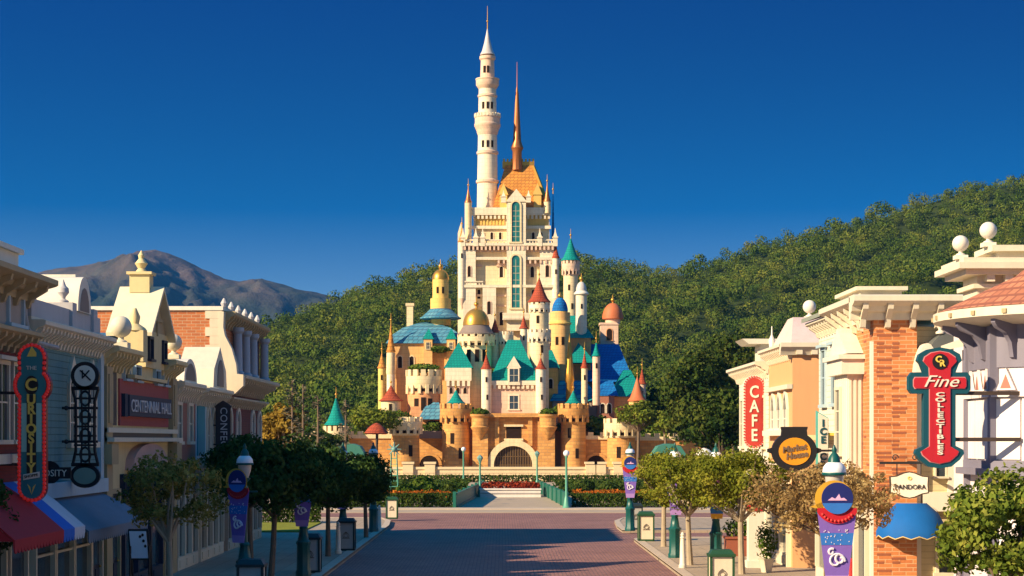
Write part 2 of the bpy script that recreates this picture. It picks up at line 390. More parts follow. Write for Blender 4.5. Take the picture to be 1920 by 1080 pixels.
def rockmat():
    m, t, p = _new('mountain_rock'); tc = t.nodes.new('ShaderNodeTexCoord').outputs['Object']
    s = t.nodes.new('ShaderNodeSeparateXYZ'); t.links.new(tc, s.inputs[0])
    f = _math(t, 'ADD', _math(t, 'MULTIPLY', s.outputs[2], 1/380), _math(t, 'MULTIPLY', _math(t, 'SUBTRACT', _noise(t, tc, .006, 6), .5), 1.1))
    r = t.nodes.new('ShaderNodeValToRGB'); t.links.new(f, r.inputs[0]); e = r.color_ramp.elements
    e[0].position = .30; e[0].color = (.014, .034, .030, 1); e[1].position = .85; e[1].color = (.115, .085, .07, 1)
    k = e.new(.55); k.color = (.045, .052, .042, 1)
    t.links.new(_vary(t, r.outputs[0], tc, .35, .02, 0), p.inputs['Base Color']); p.inputs['Roughness'].default_value = .95; p.inputs['Specular IOR Level'].default_value = .05
    _bump(t, p, _noise(t, tc, .05, 6), .9, 6); return m
grid('mountain', -1500, 600, 1900, 4100, 300, 200, mount_z, rockmat())
q = MB(); q.box(-2600, 2600, -260, 4700, -7.5, 370)
hz = bpy.data.materials.new('haze_air'); hz.use_nodes = True; t = hz.node_tree; t.nodes.remove(t.nodes['Principled BSDF'])
pv = t.nodes.new('ShaderNodeVolumePrincipled'); pv.inputs['Color'].default_value = (.08, .38, 1.0, 1); pv.inputs['Density'].default_value = .00006; pv.inputs['Anisotropy'].default_value = .0
t.links.new(pv.outputs[0], t.nodes['Material Output'].inputs['Volume'])
tag(q.build('haze', hz, smooth=False), kind='stuff')

# ------------------------------------------------------------------ the castle: a plain storybook castle of stone and plaster
CY = 211.0
castle = empty('castle', (0, CY+14, 0), 'storybook castle of ochre stone and cream plaster with teal, blue and gold roofs', 'castle')
def k_(Y): return Y/F
def flat_windows(par, pl, us, z0, z1, w, fm=PALE, gm=GL, arch=True, fw=.12):
    for u in us:
        window(par, pl, u, w, z0, z1, fm, gm, arch=arch, bars=(0, 0), fw=fw, sill=False, one=True)
def window(par, pl, u, w, z0, z1, fm, gm=None, arch=False, pointed=False, bars=(1, 1), fw=.09, d=.07, sill=True, hood=False, name='window', one=False):
    gm = gm or GL; f = MB(); h = w/2; zs = z1-h if arch else (z1-h*1.5 if pointed else z1)
    f.fbox(pl, u-h-fw, u-h, -.02, d, z0, zs); f.fbox(pl, u+h, u+h+fw, -.02, d, z0, zs)
    if arch or pointed:
        if arch: a = arc(u, zs, h, 0, 180, 10); b = arc(u, zs, h+fw, 0, 180, 10)
        else: a = [(u+h, zs), (u+h*.6, zs+h*.8), (u, z1), (u-h*.6, zs+h*.8), (u-h, zs)]; b = [(u+h+fw, zs), (u+h*.6+fw, zs+h*.8+fw*.4), (u, z1+fw*1.6), (u-h*.6-fw, zs+h*.8+fw*.4), (u-h-fw, zs)]
        for j in range(len(a)-1): f.fprism(pl, [a[j], b[j], b[j+1], a[j+1]], -.02, d+.004)
        pane = [(u-h, z0), (u+h, z0)]+a
    else:
        f.fbox(pl, u-h-fw, u+h+fw, -.02, d+.004, z1, z1+fw); pane = [(u-h, z0), (u+h, z0), (u+h, z1), (u-h, z1)]
    if sill: f.fbox(pl, u-h-fw*1.6, u+h+fw*1.6, -.02, d+.06, z0-fw, z0+.003)
    if hood: f.fbox(pl, u-h-fw*2, u+h+fw*2, -.02, d+.12, z1+fw+.002, z1+fw*2)
    for i in range(bars[0]):
        x = u-h+w*(i+1)/(bars[0]+1); f.fbox(pl, x-.018, x+.018, .012, .04, z0, zs)
    for i in range(bars[1]):
        z = z0+(zs-z0)*(i+1)/(bars[1]+1); f.fbox(pl, u-h, u+h, .012, .037, z-.018, z+.018)
    if one: f.fprism(pl, pane, .002, .016, 1); return f.build(name, [fm, gm], par)
    fo = f.build(name, fm, par)
    p = MB(); p.fprism(pl, pane, .002, .016); p.build('pane', gm, fo, smooth=False)
    return fo
def battlement(par, x, y, r, z0, z1, mat, n=14, corb=True):
    b = MB(); h = z1-z0
    b.lathe(x, y, [(r*.82, z0-h*.15), (r*.86, z0+h*.1), (r, z0+h*.32), (r, z0+h*.72), (r*.86, z0+h*.72), (r*.86, z0+h*.5)], 28)
    for i in range(n):
        a = 2*math.pi*(i+.5)/n
        b.obox((x+math.cos(a)*r*.93, y+math.sin(a)*r*.93, z0+h*.86), r*math.pi/n*.6, r*.075, h*.145, a+math.pi/2)
        if corb:
            a = 2*math.pi*i/n; b.obox((x+math.cos(a)*r*.93, y+math.sin(a)*r*.93, z0+h*.14), r*math.pi/n*.38, r*.085, h*.2, a+math.pi/2)
    o = b.build('battlement', mat, par)
    if corb:
        q = MB()
        for i in range(n):
            a = 2*math.pi*(i+.5)/n; q.obox((x+math.cos(a)*r*.865, y+math.sin(a)*r*.865, z0+h*.12), r*math.pi/n*.45, r*.035, h*.14, a+math.pi/2)
        q.build('corbel_arch', DARK, par, smooth=False)
    return o
def cone_roof(par, x, y, r, z0, z1, mat, flare=True, fin=1.2, n=20):
    q = MB(); h = z1-z0
    q.lathe(x, y, [(r*.2, z0-.02), (r*1.08, z0-.02), (r*1.1, z0+.05), (r*.8, z0+h*.16), (r*.5, z0+h*.44), (r*.24, z0+h*.74), (.03, z1)] if flare else [(r*1.06, z0-.02), (r*1.06, z0+.06), (.03, z1)], n)
    o = q.build('roof', mat, par)
    if fin:
        g = MB(); g.tube([(x, y, z1-.25), (x, y, z1+fin)], [.07, .02], 6); g.sphere((x, y, z1+fin*.3), .14, n=8, rings=6); g.build('finial', GOLD, par)
    return o
def slit(par, x, y, r, zs, degs, w=.16, h=.9, mat=DARK):
    q = MB()
    for z in zs:
        for dg in degs:
            a = R(-90+dg); q.obox((x+math.cos(a)*r, y+math.sin(a)*r, z), w/2, .03, h/2, a+math.pi/2)
    q.build('window', mat, par, smooth=False)
def tower(px, py0, py1, rpx, Y, mat, roof=None, head=None, name='tower', wins=None, taper=1.0, ground=False):
    """py0 top of shaft, py1 foot; roof=(mat, r_px, eave_py, tip_py); head=(mat, r_px, foot_py, top_py)"""
    x, r = X_(px, Y), rpx*k_(Y); z0, z1 = (-.1 if ground else Z_(py1, Y)), Z_(py0, Y)
    q = MB(); q.lathe(x, Y, [(r*taper*1.0, z0), (r*(taper*.5+.5), (z0+z1)/2), (r, z1), (r*.5, z1+.02)], 28)
    o = q.build(name, mat, castle)
    if head: battlement(o, x, Y, head[1]*k_(Y), Z_(head[2], Y), Z_(head[3], Y), head[0])
    if roof: cone_roof(o, x, Y, roof[1]*k_(Y), Z_(roof[2], Y), Z_(roof[3], Y), roof[0])
    if wins:
        for py, dg in wins:
            zz = Z_(py, Y); rl = r*(1+(taper-1)*(z1-zz)/(z1-z0)) if zz < z1 else r*.84
            slit(o, x, Y, rl, [zz], [dg], w=max(.22, r*.28), h=max(.6, r*.8))
    return o
def block(name, px0, px1, py0, py1, Y, depth, mat, ground=False):
    q = MB(); q.box(X_(px0, Y), X_(px1, Y), Y, Y+depth, -.1 if ground else Z_(py1, Y), Z_(py0, Y)); return q.build(name, mat, castle)
def hip(par, px0, px1, rp0, rp1, py0, py1, Y, depth, mat, over=.25, y0=None):
    x0, x1, a, b = X_(px0, Y)-over, X_(px1, Y)+over, X_(rp0, Y), X_(rp1, Y); z0, z1 = Z_(py0, Y), Z_(py1, Y); yc = Y+depth/2
    q = MB(); ya, yb = Y-over, Y+depth+over
    e = min(.45, depth*.05) if rp0 != rp1 else .02
    q.add([(x0, ya, z0), (x1, ya, z0), (x1, yb, z0), (x0, yb, z0), (a, yc-e, z1), (b, yc-e, z1), (b, yc+e, z1), (a, yc+e, z1)],
          [(3, 2, 1, 0), (0, 1, 5, 4), (1, 2, 6, 5), (2, 3, 7, 6), (3, 0, 4, 7), (4, 5, 6, 7)])
    return q.build('roof', mat, par, smooth=False)
# lower stone front
Y = CY
gh = block('gatehouse', 886, 1040, 776, 895, Y, 10, STONE2, True)
q = MB(); pl = ('F', Y)
for a, b in ((886, 915), (1008, 1040)): q.fbox(pl, X_(a, Y), X_(b, Y), 0, .7, -.1, Z_(790, Y))
for a, b in ((928, 936), (990, 998)): q.fbox(pl, X_(a, Y), X_(b, Y), 0, .45, Z_(836, Y), Z_(778, Y))
q.fbox(pl, X_(886, Y), X_(1040, Y), -.1, .9, Z_(782, Y), Z_(775, Y)); q.build('buttress', STONE2, gh)
u = X_(962, Y); ga = 36*k_(Y); zs = Z_(872, Y)
q = MB(); a = arc(u, zs, ga, 0, 180, 18); b = arc(u, zs, ga+.75, 0, 180, 18)
for j in range(18): q.fprism(pl, [a[j], b[j], b[j+1], a[j+1]], -.05, .5)
q.fbox(pl, u-ga-.75, u-ga, -.05, .5, -.1, zs); q.fbox(pl, u+ga, u+ga+.75, -.05, .5, -.1, zs); q.build('gate_arch', CREAM, gh)
q = MB(); q.fprism(pl, [(u-ga, 0), (u+ga, 0)]+a, .01, .06)
for i in range(-7, 8):
    x = u+i*ga/7.6; hh = zs+math.sqrt(max(.05, ga*ga-(x-u)**2)); q.fbox(pl, x-.05, x+.05, .06, .13, 0, hh, 1)
for z in (.9, zs, zs+1.0): 
    e = ga if z <= zs else math.sqrt(ga*ga-(z-zs)**2); q.fbox(pl, u-e, u+e, .06, .125, z-.05, z+.05, 1)
q.build('gate', [M('dark_gate_wood', (.07, .04, .02), .6), M('gate_bronze', (.20, .12, .05), .45, metal=.5)], gh, smooth=False)
q = MB(); q.fbox(pl, X_(949, Y), X_(977, Y), .01, .05, Z_(822, Y), Z_(800, Y)); q.build('niche', DARK, gh, smooth=False)
q = MB(); q.fbox(pl, X_(945, Y), X_(981, Y), 0, .35, Z_(826, Y), Z_(822, Y)); q.cut(); q.fbox(pl, X_(945, Y), X_(981, Y), 0, .3, Z_(800, Y), Z_(796, Y)); q.build('niche_trim', CREAM, gh)
for px in (900, 1027):
    x = X_(px, Y); q = MB(); r = 17*k_(Y); y = Y-.6
    q.lathe(x, y, [(.1, Z_(826, Y)), (r*.55, Z_(815, Y)), (r*.95, Z_(804, Y)), (r*1.05, Z_(801, Y)), (r*.92, Z_(799, Y)), (r*.92, Z_(784, Y)), (r*1.1, Z_(780, Y)), (r*1.1, Z_(777, Y))], 20)
    bz = q.build('bartizan', STONE, gh)
GLEAF = LEAF('garden_leaves', (.03, .07, .012), (.09, .15, .02), (.19, .22, .04), 1.2, .3)
def planting(par, px, py, rpx, Y, n=260, hz=.5, leaf=None, s=.3):
    p, d = shell((X_(px, Y), Y, Z_(py, Y)), (rpx*k_(Y), rpx*k_(Y), hz), int(n*1.7), .3); leafmesh('planting', p, d, s*1.35, leaf or GLEAF, par)
for px in (900, 1027): planting(gh, px, 774, 17, Y-.6)
ft = tower(855, 788, 895, 25, Y+1.2, STONE, (TEAL, 17, 757, 731), (STONE, 30, 790, 757), wins=[(850, 20), (822, -15)], taper=1.06, ground=True)
tower(1075, 788, 895, 23, Y+1.2, STONE, (TEAL, 15, 757, 732), (STONE, 29, 790, 757), wins=[(850, 15), (812, -20)], taper=1.06, ground=True)
tower(760, 810, 895, 26, Y-.5, STONE, None, (CREAM, 32, 812, 782), wins=[(845, 25)], taper=1.06, ground=True)
tower(1165, 812, 895, 26, Y-.5, STONE, None, (CREAM, 33, 816, 785), wins=[(848, -15)], taper=1.06, ground=True)
tower(630, 830, 895, 17, Y+2, STONE, (TEAL, 20, 797, 745), (CREAM, 24, 832, 799), ground=True)
def curtain(px0, px1, py0, Y, arch=None, cap=CREAM):
    x0, x1, z1 = X_(px0, Y), X_(px1, Y), Z_(py0, Y); q = MB(); q.box(x0, x1, Y, Y+1.6, -.1, z1); o = q.build('curtain_wall', STONE2, castle)
    q = MB(); q.box(x0, x1, Y-.18, Y+1.7, z1, z1+.45); n = max(2, int((x1-x0)/1.1))
    for i in range(n): x = x0+(i+.5)*(x1-x0)/n; q.box(x-.32, x+.32, Y-.15, Y+.35, z1+.45, z1+.85)
    q.build('battlement', cap, o)
    if arch:
        u, r = X_(arch, Y), 19*k_(Y)*.95; zz = Z_(872, Y); q = MB()
        q.fprism(('F', Y), [(u-r, 0), (u+r, 0)]+arc(u, zz, r, 0, 180, 12), .01, .05); q.build('archway', DARK, o, smooth=False)
        q = MB(); a = arc(u, zz, r, 0, 180, 12); b = arc(u, zz, r+.35, 0, 180, 12)
        for j in range(12): q.fprism(('F', Y), [a[j], b[j], b[j+1], a[j+1]], -.05, .12)
        q.build('arch_ring', STONE, o)
curtain(784, 834, 812, Y+4.5, 805); curtain(1096, 1142, 824, Y+1.5, 1118); curtain(1188, 1330, 826, Y+2.5); curtain(560, 738, 822, Y+3)
q = MB(); yb = Y+2.2; q.box(X_(784, yb), X_(836, yb), yb, yb+3, Z_(822, yb), Z_(808, yb)); q.build('covered_walk', M('grey_lead_roof', (.22, .17, .14)), castle)
# middle storeys
Y = CY+3
o = block('gate_lodge', 906, 1020, 716, 780, Y, 9, PINK)
hip(o, 920, 1008, 952, 976, 716, 634, Y, 8, TEAL)
q = MB(); pl = ('F', Y)
for i in range(13): u = X_(910+i*8.8, Y); q.fbox(pl, u-.16, u+.16, 0, .3, Z_(729, Y), Z_(722, Y))
q.fbox(pl, X_(904, Y), X_(1022, Y), -.1, .36, Z_(722, Y), Z_(714, Y)); q.build('cornice', PALE, o)
q = MB(); q.box(X_(952, Y), X_(975, Y), Y-.5, Y+4, Z_(722, Y), Z_(690, Y))
q.prism([(X_(950, Y), Y-.56, Z_(690, Y)), (X_(977, Y), Y-.56, Z_(690, Y)), (X_(963.5, Y), Y-.56, Z_(668, Y))], (0, 4, 0)); dm = q.build('dormer', PALE, castle)
window(dm, ('F', Y-.5), X_(963.5, Y), 1.0, Z_(716, Y), Z_(692, Y), PALE, bars=(1, 1), fw=.12, sill=False, one=True)
window(o, pl, X_(963.5, Y), 1.0, Z_(767, Y), Z_(742, Y), PALE, bars=(1, 1), fw=.16, one=True)
for px, h in ((912, 664), (1014, 670)): tower(px, 692, 775, 9.5, Y-.4, PALE, (REDROOF, 10, 692, h), wins=[(712, 0), (745, 10)])
Y = CY+5
o = block('square_tower', 838, 881, 690, 790, Y, 2.8, PINK); hip(o, 836, 883, 859, 860, 690, 641, Y, 2.8, TEAL)
q = MB(); pl = ('F', Y)
q.fbox(pl, X_(835, Y), X_(884, Y), -.1, .32, Z_(714, Y), Z_(690, Y))
for i in range(5): u = X_(840+i*9.7, Y); q.fbox(pl, u-.17, u+.17, 0, .3, Z_(724, Y), Z_(714, Y))
q.build('parapet', PALE, o); flat_windows(o, ('F', Y-.0), [X_(846+i*13, Y) for i in range(3)], Z_(738, Y), Z_(727, Y), .4, PINK, DARK, fw=.06)
o = tower(795, 735, 800, 31, Y+1, SALMON, None, (CREAM, 34, 736, 694), wins=[(760, -25), (758, 0), (760, 24)])
planting(o, 795, 690, 31, Y+1, 420, .5)
o = tower(733, 752, 800, 19, Y, CREAM, (REDROOF, 21, 752, 722), wins=[(765, 0)])
planting(castle, 745, 782, 30, Y-1, 200, .8)
# left wing
Y = CY+12
o = block('wing', 730, 868, 643, 800, Y, 12, ORANGE)
q = MB(); x0, x1 = X_(728, Y), X_(870, Y); zz = [Z_(p, Y) for p in (644, 628, 613, 602, 598)]; ins = (0, .7, 2.0, 3.9, 5.2)
ring = [[(x0-.3+i, Y-.4+i, z), (x1+.3-i, Y-.4+i, z), (x1+.3-i, Y+12.4-i, z), (x0-.3+i, Y+12.4-i, z)] for i, z in zip(ins, zz)]
q.add([p for r_ in ring for p in r_], [(j*4+i, j*4+(i+1) % 4, j*4+4+(i+1) % 4, j*4+4+i) for j in range(4) for i in range(4)]+[(3, 2, 1, 0), (16, 17, 18, 19)]); q.build('roof', SLATE, o, smooth=False)
for px in (803, 846):
    q = MB(); q.box(X_(px-8, Y), X_(px+8, Y), Y-.9, Y+2, Z_(700, Y), Z_(636, Y)); dd = q.build('oriel', ORANGE, castle)
    hip(dd, px-9, px+9, px, px+.5, 636, 615, Y-.9, 2, TEAL, .1); window(dd, ('F', Y-.9), X_(px, Y), .4, Z_(655, Y), Z_(643, Y), CREAM, fw=.08, one=True)
flat_windows(o, ('F', Y), [X_(x, Y) for x in (750, 772)], Z_(690, Y), Z_(668, Y), .5, CREAM, DARK)
planting(o, 825, 655, 20, Y-1, 220, .4)
o = tower(733, 700, 790, 8, Y-1, PALE, (ORROOF, 8, 660, 605), None); q = MB(); q.lathe(X_(733, Y-1), Y-1, [(.2, Z_(720, Y)), (9*k_(Y), Z_(700, Y)), (8*k_(Y), Z_(662, Y))], 14); q.build('oriel', CREAM, o)
q = MB(); q.box(X_(760, Y), X_(772, Y), Y+3, Y+4, Z_(630, Y), Z_(570, Y)); q.box(X_(758, Y), X_(774, Y), Y+2.9, Y+4.1, Z_(570, Y), Z_(565, Y)); q.build('chimney', CREAM, castle)
def dome_tower(px, py0, py1, rpx, Y, wall, drum, dome, tip, name='tower', n=24, wins=None):
    """drum=(mat,r,py_foot,py_top) dome=(mat,r,py_foot,py_top)"""
    o = tower(px, py0, py1, rpx, Y, wall, name=name, wins=wins); x = X_(px, Y)
    if drum:
        q = MB(); r = drum[1]*k_(Y); z0, z1 = Z_(drum[2], Y), Z_(drum[3], Y); q.lathe(x, Y, [(r*.9, z0-.1), (r*1.08, z0), (r*1.08, z0+.15), (r, z0+.2), (dome[1]*k_(Y)*.95, z1)], n); q.build('drum', drum[0], o)
    r = dome[1]*k_(Y); z0, z1 = Z_(dome[2], Y), Z_(dome[3], Y); h = z1-z0; q = MB()
    q.lathe(x, Y, [(r*.9, z0-.05)]+[(max(.02, r*math.cos(t)), z0+h*math.sin(t)) for t in [i*math.pi/2/9 for i in range(10)]], n); q.build('roof', dome[0], o)
    g = MB(); zt = Z_(tip, Y); g.tube([(x, Y, z1-.1), (x, Y, zt)], [.14, .03], 6); g.sphere((x, Y, z1+(zt-z1)*.35), .28, n=10, rings=7); g.build('finial', GOLD, o)
    return o
Y = CY+16
dome_tower(826, 560, 610, 19, Y, YELLOW, (SLATE, 36, 598, 574), (GOLD, 14, 524, 508), 486)
dome_tower(826, 524, 566, 15, Y, YELLOW, None, (GOLD, 16, 524, 505), 488, wins=[(545, -20), (545, 20)])
Y = CY+9
o = dome_tower(893, 640, 790, 29, Y, CREAM, (M('grey_lead_roof', (.22, .17, .14)), 33, 628, 610), (GOLD, 25, 610, 578), 556, wins=[(668, -28), (668, 4), (668, 32)])
battlement(o, X_(893, Y), Y, 35*k_(Y), Z_(648, Y), Z_(626, Y), CREAM, 16)
# the keep
Y = CY+26
kp = block('keep', 868, 1040, 462, 800, Y, 11, CREAM)
q = MB(); pl = ('F', Y)
for a, b, dd, py in ((868, 892, .8, 470), (905, 930, .9, 540), (1012, 1040, .6, 462)): q.fbox(pl, X_(a, Y), X_(b, Y), 0, dd, Z_(790, Y), Z_(py, Y))
for py, dd in ((462, 1.0), (488, .75), (540, .95)): q.fbox(pl, X_(864, Y), X_(1043, Y), -.2, dd, Z_(py, Y), Z_(py-5, Y))
q.build('buttress', PALE, kp)
up = block('upper_keep', 888, 1030, 392, 462, Y+1, 9, CREAM); pl = ('F', Y+1)
q = MB(); q.fbox(pl, X_(884, Y), X_(1033, Y), -.2, .5, Z_(402, Y), Z_(388, Y)); q.fbox(pl, X_(885, Y), X_(1033, Y), -.2, .35, Z_(428, Y), Z_(422, Y))
for i in range(19): u = X_(889+i*7.8, Y); q.fbox(pl, u-.15, u+.15, 0, .4, Z_(409, Y), Z_(402, Y))
q.build('cornice', PALE, up)
flat_windows(up, pl, [X_(x, Y) for x in (905, 922, 938, 1000, 1015)], Z_(448, Y), Z_(434, Y), .35, PALE, DARK, fw=.08)
flat_windows(kp, ('F', Y), [X_(x, Y) for x in (940, 998)], Z_(520, Y), Z_(500, Y), .45, PALE, DARK, fw=.1)
flat_windows(kp, ('F', Y), [X_(x, Y) for x in (940, 998)], Z_(610, Y), Z_(585, Y), .45, PALE, DARK, fw=.1)
rf = hip(up, 926, 1028, 948, 1000, 388, 300, Y+1, 8, ORROOF, .1)
q = MB(); q.box(X_(942, Y), X_(1003, Y), Y+4.5, Y+5.5, Z_(305, Y), Z_(293, Y))
for i in range(9): x = X_(945+i*7, Y); q.box(x-.12, x+.12, Y+4.8, Y+5.2, Z_(293, Y), Z_(287, Y))
for a, b in (((1030, 389), (1001, 303)),):
    q.tube([(X_(a[0], Y), Y+.8, Z_(a[1], Y)), (X_(b[0], Y), Y+4.5, Z_(b[1], Y))], .28, 6)
q.build('ridge_crest', GOLD, rf)
x = X_(970, Y); q = MB(); q.lathe(x, Y+4.2, [(.7, Z_(310, Y)), (.62, Z_(275, Y)), (.85, Z_(268, Y)), (.55, Z_(255, Y)), (.42, Z_(220, Y)), (.22, Z_(165, Y)), (.06, Z_(150, Y)), (.03, Z_(104, Y))], 10)
q.build('spire', M('copper_spire', (.42, .15, .05), .4, metal=.5), rf)
by = block('window_bay', 950, 986, 380, 620, Y-.9, 3, PALE); pl = ('F', Y-.9)
q = MB(); yb = Y-1.0; q.prism([(X_(948, Y), yb, Z_(380, Y)), (X_(988, Y), yb, Z_(380, Y)), (X_(968, Y), yb, Z_(356, Y))], (0, 3, 0)); q.build('gable', PALE, by); q = MB(); q.box(X_(944, Y), X_(992, Y), Y-1.5, Y+.1, Z_(600, Y), Z_(588, Y)); q.build('balcony', PALE, by)
for z0, z1 in ((455, 380), (578, 480)): window(by, pl, X_(967, Y), 15*k_(Y), Z_(z0, Y), Z_(z1, Y), CREAM, TGL, arch=True, bars=(1, 6), fw=.22, d=.14, one=True)
# great tower: a plain round shaft with two galleries and a slim cone
Y2 = Y+3.5
o = tower(914, 150, 470, 16, Y2, PALE, None, name='great_tower', taper=1.32, wins=[(272, -28), (272, 2), (272, 30), (200, -28), (200, 2), (200, 30), (132, -25), (132, 5)])
me = o.data
x = X_(914, Y2); q = MB(); K = k_(Y2)
q.lathe(x, Y2, [(17*K, Z_(256, Y2)), (20*K, Z_(249, Y2)), (20*K, Z_(247, Y2)), (24*K, Z_(238, Y2)), (24.6*K, Z_(237, Y2)), (24.6*K, Z_(233, Y2)), (23.6*K, Z_(232, Y2)), (23.6*K, Z_(222, Y2)), (24.4*K, Z_(221, Y2)), (24.4*K, Z_(219, Y2)), (20*K, Z_(219, Y2)), (17*K, Z_(222, Y2))], 24)
q.cut(); q.lathe(x, Y2, [(16.2*K, Z_(168, Y2)), (19.5*K, Z_(163, Y2)), (21.5*K, Z_(160, Y2)), (21.5*K, Z_(151, Y2)), (22.3*K, Z_(150, Y2)), (22.3*K, Z_(148, Y2)), (13.5*K, Z_(147, Y2)), (12.5*K, Z_(114, Y2)), (15*K, Z_(111, Y2)), (15*K, Z_(106, Y2)), (3*K, Z_(103, Y2))], 24)
q.cut(); q.lathe(x, Y2, [(17*K, Z_(292, Y2)), (20.4*K, Z_(289, Y2)), (20.4*K, Z_(285, Y2)), (17*K, Z_(282, Y2))], 24); q.cut(); q.lathe(x, Y2, [(16*K, Z_(184, Y2)), (18.4*K, Z_(182, Y2)), (18.4*K, Z_(179, Y2)), (16*K, Z_(177, Y2))], 24); q.cut(); q.lathe(x, Y2, [(18*K, Z_(346, Y2)), (21.6*K, Z_(343, Y2)), (21.6*K, Z_(339, Y2)), (18*K, Z_(336, Y2))], 24)
q.build('gallery', PINK, o)
cone_roof(o, x, Y2, 12.5*K, Z_(103, Y2), Z_(52, Y2), M('pale_lead_roof', (.55, .50, .46), .45), fin=2.9)
q = MB(); 
for i in range(24):
    a = 2*math.pi*i/24; q.obox((x+math.cos(a)*23.6*K, Y2+math.sin(a)*23.6*K, Z_(217, Y2)), .13, .1, .22, a+math.pi/2)
q.build('battlement', PALE, o)
for px, t, f in ((878, 352, 455), (1026, 344, 400)): tower(px, 378 if px > 1000 else 380, f, 6.5, Y+.5, CREAM, (M('copper_spire', (.42, .15, .05)), 6.5, 378 if px > 1000 else 380, t), name='pinnacle')
tower(1037, 560, 640, 6.5, Y+2, M('blue_plaster', (.05, .12, .30)), (BLUE, 7.5, 560, 360), name='blue_spire_turret')
q = MB(); q.box(X_(858, Y), X_(869, Y), Y+1, Y+8, Z_(790, Y), Z_(435, Y)); q.prism([(X_(858, Y), Y+1, Z_(435, Y)), (X_(869, Y), Y+1, Z_(435, Y)), (X_(864, Y), Y+1, Z_(415, Y))], (0, 7, 0)); q.build('side_buttress', PALE, castle)
# right-hand towers and roofs
Y = CY+6
o = tower(1011, 572, 780, 18, Y, CREAM, (REDROOF, 20, 567, 520), (PALE, 22, 640, 618), wins=[(600, -10), (655, 15)])
battlement(o, X_(1011, Y), Y, 20*k_(Y), Z_(585, Y), Z_(567, Y), PALE, 12)
tower(948, 632, 700, 12, Y+4, CREAM, None, (PALE, 15, 645, 622), wins=[(660, 0)])
Y = CY+14
dome_tower(1050, 586, 780, 19, Y, ORANGE, (YELLOW, 20, 608, 584), (BLUE, 15, 584, 558), 548, wins=[(640, -20), (640, 15)])
tower(1070, 492, 700, 13.5, Y+8, CREAM, (TEAL, 17, 489, 446), (PINK, 17, 514, 488), wins=[(540, -15), (575, 10)])
dome_tower(1090, 548, 680, 10.5, Y+3, PALE, (WHITE, 13, 552, 545), (M('pale_lead_roof', (.55, .50, .46)), 10, 545, 528), 512, wins=[(575, 0)])
o = block('chapel', 1040, 1108, 634, 800, Y+2, 8, ORANGE); hip(o, 1040, 1110, 1066, 1086, 634, 588, Y+2, 8, TEAL, .3); hip(o, 1066, 1114, 1085, 1086, 680, 642, Y-1, 3, TEAL, .2)
o = block('hall', 1098, 1180, 714, 800, Y+1, 10, M('russet_plaster', (.38, .15, .09))); hip(o, 1096, 1184, 1108, 1164, 716, 642, Y+1, 9, BLUE, .3)
q = MB(); q.box(X_(1132, Y), X_(1166, Y), Y+7, Y+10, Z_(660, Y), Z_(602, Y)); q.box(X_(1130, Y), X_(1168, Y), Y+6.9, Y+10.1, Z_(602, Y), Z_(598, Y)); lt = q.build('lantern', PINK, castle)
window(lt, ('F', Y+7), X_(1149, Y), .7, Z_(632, Y), Z_(610, Y), SALMON, DARK, arch=True, bars=(0, 0), one=True)
dome_tower(1149, 598, 606, 14, Y+8.5, PINK, None, (M('terracotta_roof', (.50, .14, .05)), 20, 598, 568), 552)
Y = CY+8
o = block('stable', 1036, 1122, 752, 800, Y, 7, M('grey_plaster', (.42, .33, .27))); hip(o, 1034, 1124, 1052, 1100, 752, 712, Y, 7, PATT, .2)
o = block('bakehouse', 1150, 1204, 744, 800, Y, 7, ORANGE); hip(o, 1146, 1206, 1172, 1186, 744, 692, Y, 7, TEAL, .2)
tower(1195, 752, 800, 16, Y-2, ORANGE, (M('terracotta_roof', (.50, .14, .05)), 17, 752, 706))
x = X_(1068, Y-1); q = MB(); q.lathe(x, Y-1, [(.5, Z_(780, Y)), (.42, Z_(720, Y)), (.6, Z_(714, Y)), (.5, Z_(700, Y)), (.3, Z_(660, Y)), (.03, Z_(622, Y))], 10); q.build('spire', GOLD, castle)
planting(castle, 1125, 800, 28, CY+4, 500, 1.3); planting(castle, 805, 795, 26, CY+6, 300, .8); planting(castle, 1230, 812, 40, CY+7, 500, 1.0)
q = MB(); Yw = 223.5
q.box(X_(700, CY+11), X_(1215, CY+11), CY+11, CY+12.2, -.1, Z_(790, CY+11)); q.build('terrace_wall', SALMON, castle)

# --- castle enrichment: string courses, balustrades, small turrets, greenery
def balustrade(par, px0, px1, py, Y, h=.9, mat=PALE):
    q = MB(); x0, x1, z = X_(px0, Y), X_(px1, Y), Z_(py, Y); n = int((x1-x0)/.42)
    q.box(x0, x1, Y-.2, Y+.15, z, z+.14); q.box(x0, x1, Y-.22, Y+.17, z+h-.16, z+h)
    for i in range(n+1): x = x0+.1+(x1-x0-.2)*i/n; q.box(x-.07, x+.07, Y-.12, Y+.07, z+.14, z+h-.16)
    q.build('balustrade', mat, par)
def pinnacle(px, py, Y, h=2.2, mat=PALE, par=None, w=.3):
    q = MB(); x, z = X_(px, Y), Z_(py, Y); q.box(x-w, x+w, Y-w, Y+w, z, z+h*.45); q.box(x-w*1.25, x+w*1.25, Y-w*1.25, Y+w*1.25, z+h*.45, z+h*.52); q.lathe(x, Y, [(w*1.2, z+h*.52), (w*.5, z+h*.75), (.03, z+h)], 4, 0, R(45)); q.build('pinnacle', mat, par or castle)
Y = CY+26
balustrade(kp, 868, 950, 462, Y-.6); balustrade(kp, 986, 1041, 462, Y-.6); balustrade(kp, 868, 906, 540, Y-.7); balustrade(kp, 942, 994, 600, Y-1.3)
for px, py in ((868, 462), (892, 462), (905, 462), (1041, 462), (1012, 462), (944, 380), (991, 380)): pinnacle(px, py, Y-.75, 2.4 if py > 400 else 1.6, PALE, kp)
